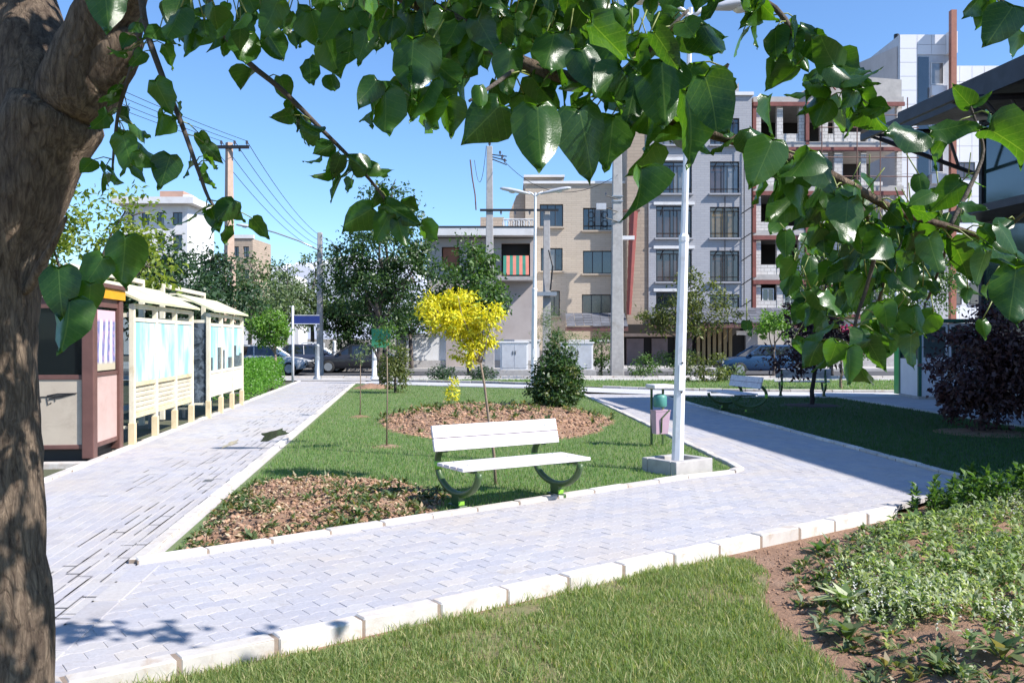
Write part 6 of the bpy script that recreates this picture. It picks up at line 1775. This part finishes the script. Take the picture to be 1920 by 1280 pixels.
# leaves along the twigs
dens_ = {'main':74,'hang_a':22,'hang_b':34,'hang_c':18,'up_right':62,'right_tip':3,'right_hang':22,'far_right':12,'right_edge':4,'side_a':10,'side_b':8,'side_c':10,'side_d':8,'left_in':12}
sizes = {'hang_a':(.055,.085),'hang_b':(.055,.09),'hang_c':(.06,.10),'up_right':(.07,.12),'right_hang':(.06,.10)}
for kx_, n in dens_.items():
    P = bpts[kx_]
    for i in range(n):
        u = RL_.uniform(.06 if kx_ in ('main','up_right') else .15, 1)*(len(P)-1); j = min(int(u), len(P)-2)
        p = P[j].lerp(P[j+1], u-j)
        s0, s1 = sizes.get(kx_, (.06,.125))
        L = RL_.uniform(s0, s1)
        a = RL_.uniform(0, 2*pi); st = RL_.uniform(.03,.075)
        off = Vector((cos(a),sin(a)*.9,RL_.uniform(-.9,.35)))*st
        base = p+off
        w0 = base+O
        if w0.y < .9 or shades_lit(w0): continue
        dr = Vector((cos(a)*.7+RL_.uniform(-.3,.3), sin(a)*.7, RL_.uniform(-1.5,-.15))).normalized()
        nr = Vector((RL_.uniform(-1,1), RL_.uniform(-1,.6), RL_.uniform(-.4,1.)))
        put_leaf(base, base+dr*L, nr)
        stalks.tube([p, p+off*.5+Vector((0,0,.008)), base], [.0022,.0018,.0016], 5)
# upper mass hanging into the top of the frame
for i in range(400):
    x = RL_.choice([RL_.gauss(620,170), RL_.gauss(960,150), RL_.gauss(1060,120), RL_.uniform(300,1250)]); y = RL_.uniform(-150, 90) if x > 800 else RL_.uniform(-150, 60); d_ = RL_.uniform(1.9,2.9)
    p = T3(x,y,d_); L = RL_.uniform(.05,.105)
    if shades_lit(p+O): continue
    dr = Vector((RL_.uniform(-.6,.6),RL_.uniform(-.6,.6),-1)).normalized()
    put_leaf(p, p+dr*L, (RL_.uniform(-.7,.7),-1,RL_.uniform(-.3,.8)))
    stalks.tube([p, p+Vector((RL_.uniform(-.03,.03),RL_.uniform(-.03,.03),.06))], .0018, 5)
for i in range(120):        # thicker foliage towards the right end of the bough
    x = RL_.gauss(1650,90); y = RL_.gauss(490,70); d_ = RL_.uniform(2.15,2.9)
    if x > 1930 or y > 650: continue
    p = T3(x,y,d_); L = RL_.uniform(.05,.10)
    if shades_lit(p+O): continue
    dr = Vector((RL_.uniform(-.8,.8),RL_.uniform(-.8,.8),-1)).normalized()
    put_leaf(p, p+dr*L, (RL_.uniform(-1,1),-1,RL_.uniform(-.4,.9)))
    stalks.tube([p, p+Vector((RL_.uniform(-.04,.04),RL_.uniform(-.04,.04),.06))], .0018, 5)
for (pp_, r_) in (([(1680,395,2.1),(1700,440,2.3),(1660,520,2.5),(1640,590,2.6)],.005),([(1640,430,2.1),(1600,450,2.35),(1560,500,2.5)],.004),([(1780,425,2.15),(1770,480,2.4),(1740,560,2.5)],.004)):
    MB().tube([T3(*q_) for q_ in pp_], r_, 6).build('branch', M['bark_grey'], mt, True)
# behind and beside the trunk, and the crown above the frame
for i in range(60):
    p = T3(RL_.uniform(-60,60), RL_.uniform(-60,430), RL_.uniform(3.5,4.0)); L = RL_.uniform(.08,.13)
    dr = Vector((RL_.uniform(-.6,.6),RL_.uniform(-.6,.6),-1)).normalized(); put_leaf(p, p+dr*L, (RL_.uniform(-.7,.7),-1,RL_.uniform(-.3,.8)))
def lights_trunk(p):        # keep most of the crown out of the sun's way to the lower trunk
    k = (3.0-p.y)/-sdir.y if sdir.y else 0
    h = p-sdir*k
    return k > 0 and abs(h.x+1.78) < .32 and -.2 < h.z < 1.35 and RL_.random() < .93
for i in range(1500):  # unseen crown, spread sunwards to shade the leaves in view
    w0 = Vector((RL_.gauss(.7,1.35), RL_.gauss(1.25,.6), RL_.gauss(3.55,.5)))
    if w0.y > 2.35 or w0.z < 2.5 or (w0.y > .5 and (w0.z-CAM_H)/w0.y < .47 and abs(w0.x/w0.y) < .62): continue
    if (w0-Vector((0,0,CAM_H))).length < .8 or (w0.x > 1.0 and RL_.random() < .6) or lights_trunk(w0) or shades_lit(w0): continue
    L = RL_.uniform(.09,.15); dr = Vector((RL_.uniform(-.9,.9),RL_.uniform(-.9,.9),-.8)).normalized()
    put_leaf(w0-O, w0-O+dr*L, (RL_.uniform(-.6,.6),RL_.uniform(-.6,.6),1))
for i in range(620):  # unseen leaves added to shade the upper trunk
    w0 = Vector((RL_.uniform(-1.3,.45), RL_.uniform(1.7,2.95), RL_.uniform(2.95,4.2)))
    if lights_trunk(w0) or shades_lit(w0): continue
    L = RL_.uniform(.09,.15); dr = Vector((RL_.uniform(-.9,.9),RL_.uniform(-.9,.9),-.8)).normalized()
    put_leaf(w0-O, w0-O+dr*L, (RL_.uniform(-.6,.6),RL_.uniform(-.6,.6),1))
for i in range(75):         # twig above the frame that throws the leafy shadow on the paving
    c_ = RL_.choice([(.95,3.25,3.2,.36,.10),(1.25,3.35,3.15,.3,.10),(.25,3.0,3.1,.2,.08)])
    w0 = Vector((RL_.gauss(c_[0],c_[3]), RL_.gauss(c_[1],c_[4]), RL_.uniform(c_[2],c_[2]+.25)))
    L = RL_.uniform(.08,.14); dr = Vector((RL_.uniform(-.9,.9),RL_.uniform(-.9,.9),-.4)).normalized()
    put_leaf(w0-O, w0-O+dr*L, (RL_.uniform(-.4,.8),RL_.uniform(-.6,.3),1))
MB().tube([T3(520,-160,2.35), Vector((.2,2.8,3.3))-O, Vector((.9,3.2,3.35))-O, Vector((1.6,3.4,3.3))-O], [.012,.009,.006,.003], 6).build('branch', M['bark_grey'], mt, True)
def in_view(mtx):
    p = mtx @ Vector((0,0,-.5)) + O
    return p.y > .5 and abs(p.x/p.y) < .6 and -.42 < (p.z-CAM_H)/p.y < .40
order = sorted(range(len(leaves)), key=lambda i: -(leaves[i][2]+(10 if in_view(leaves[i][0]) else 0)))
rest = MB(); rest_uv = []
for rank, i in enumerate(order):
    mtx, k, _ = leaves[i]
    if rank < 300:
        o = link('leaf', leaf_me[k], mt); o.matrix_local = mtx
    else:
        rest.M = mtx; rest.add(leaf_mb[k].v, leaf_mb[k].f); rest_uv += leaf_uv[k]
rest.M = None
fo_ = stuff(rest.build('foliage', M['leaf_mul'], mt, True)); add_uv(fo_.data, rest_uv)
stuff(stalks.build('leaf_stalks', M['petiole'], mt, True))
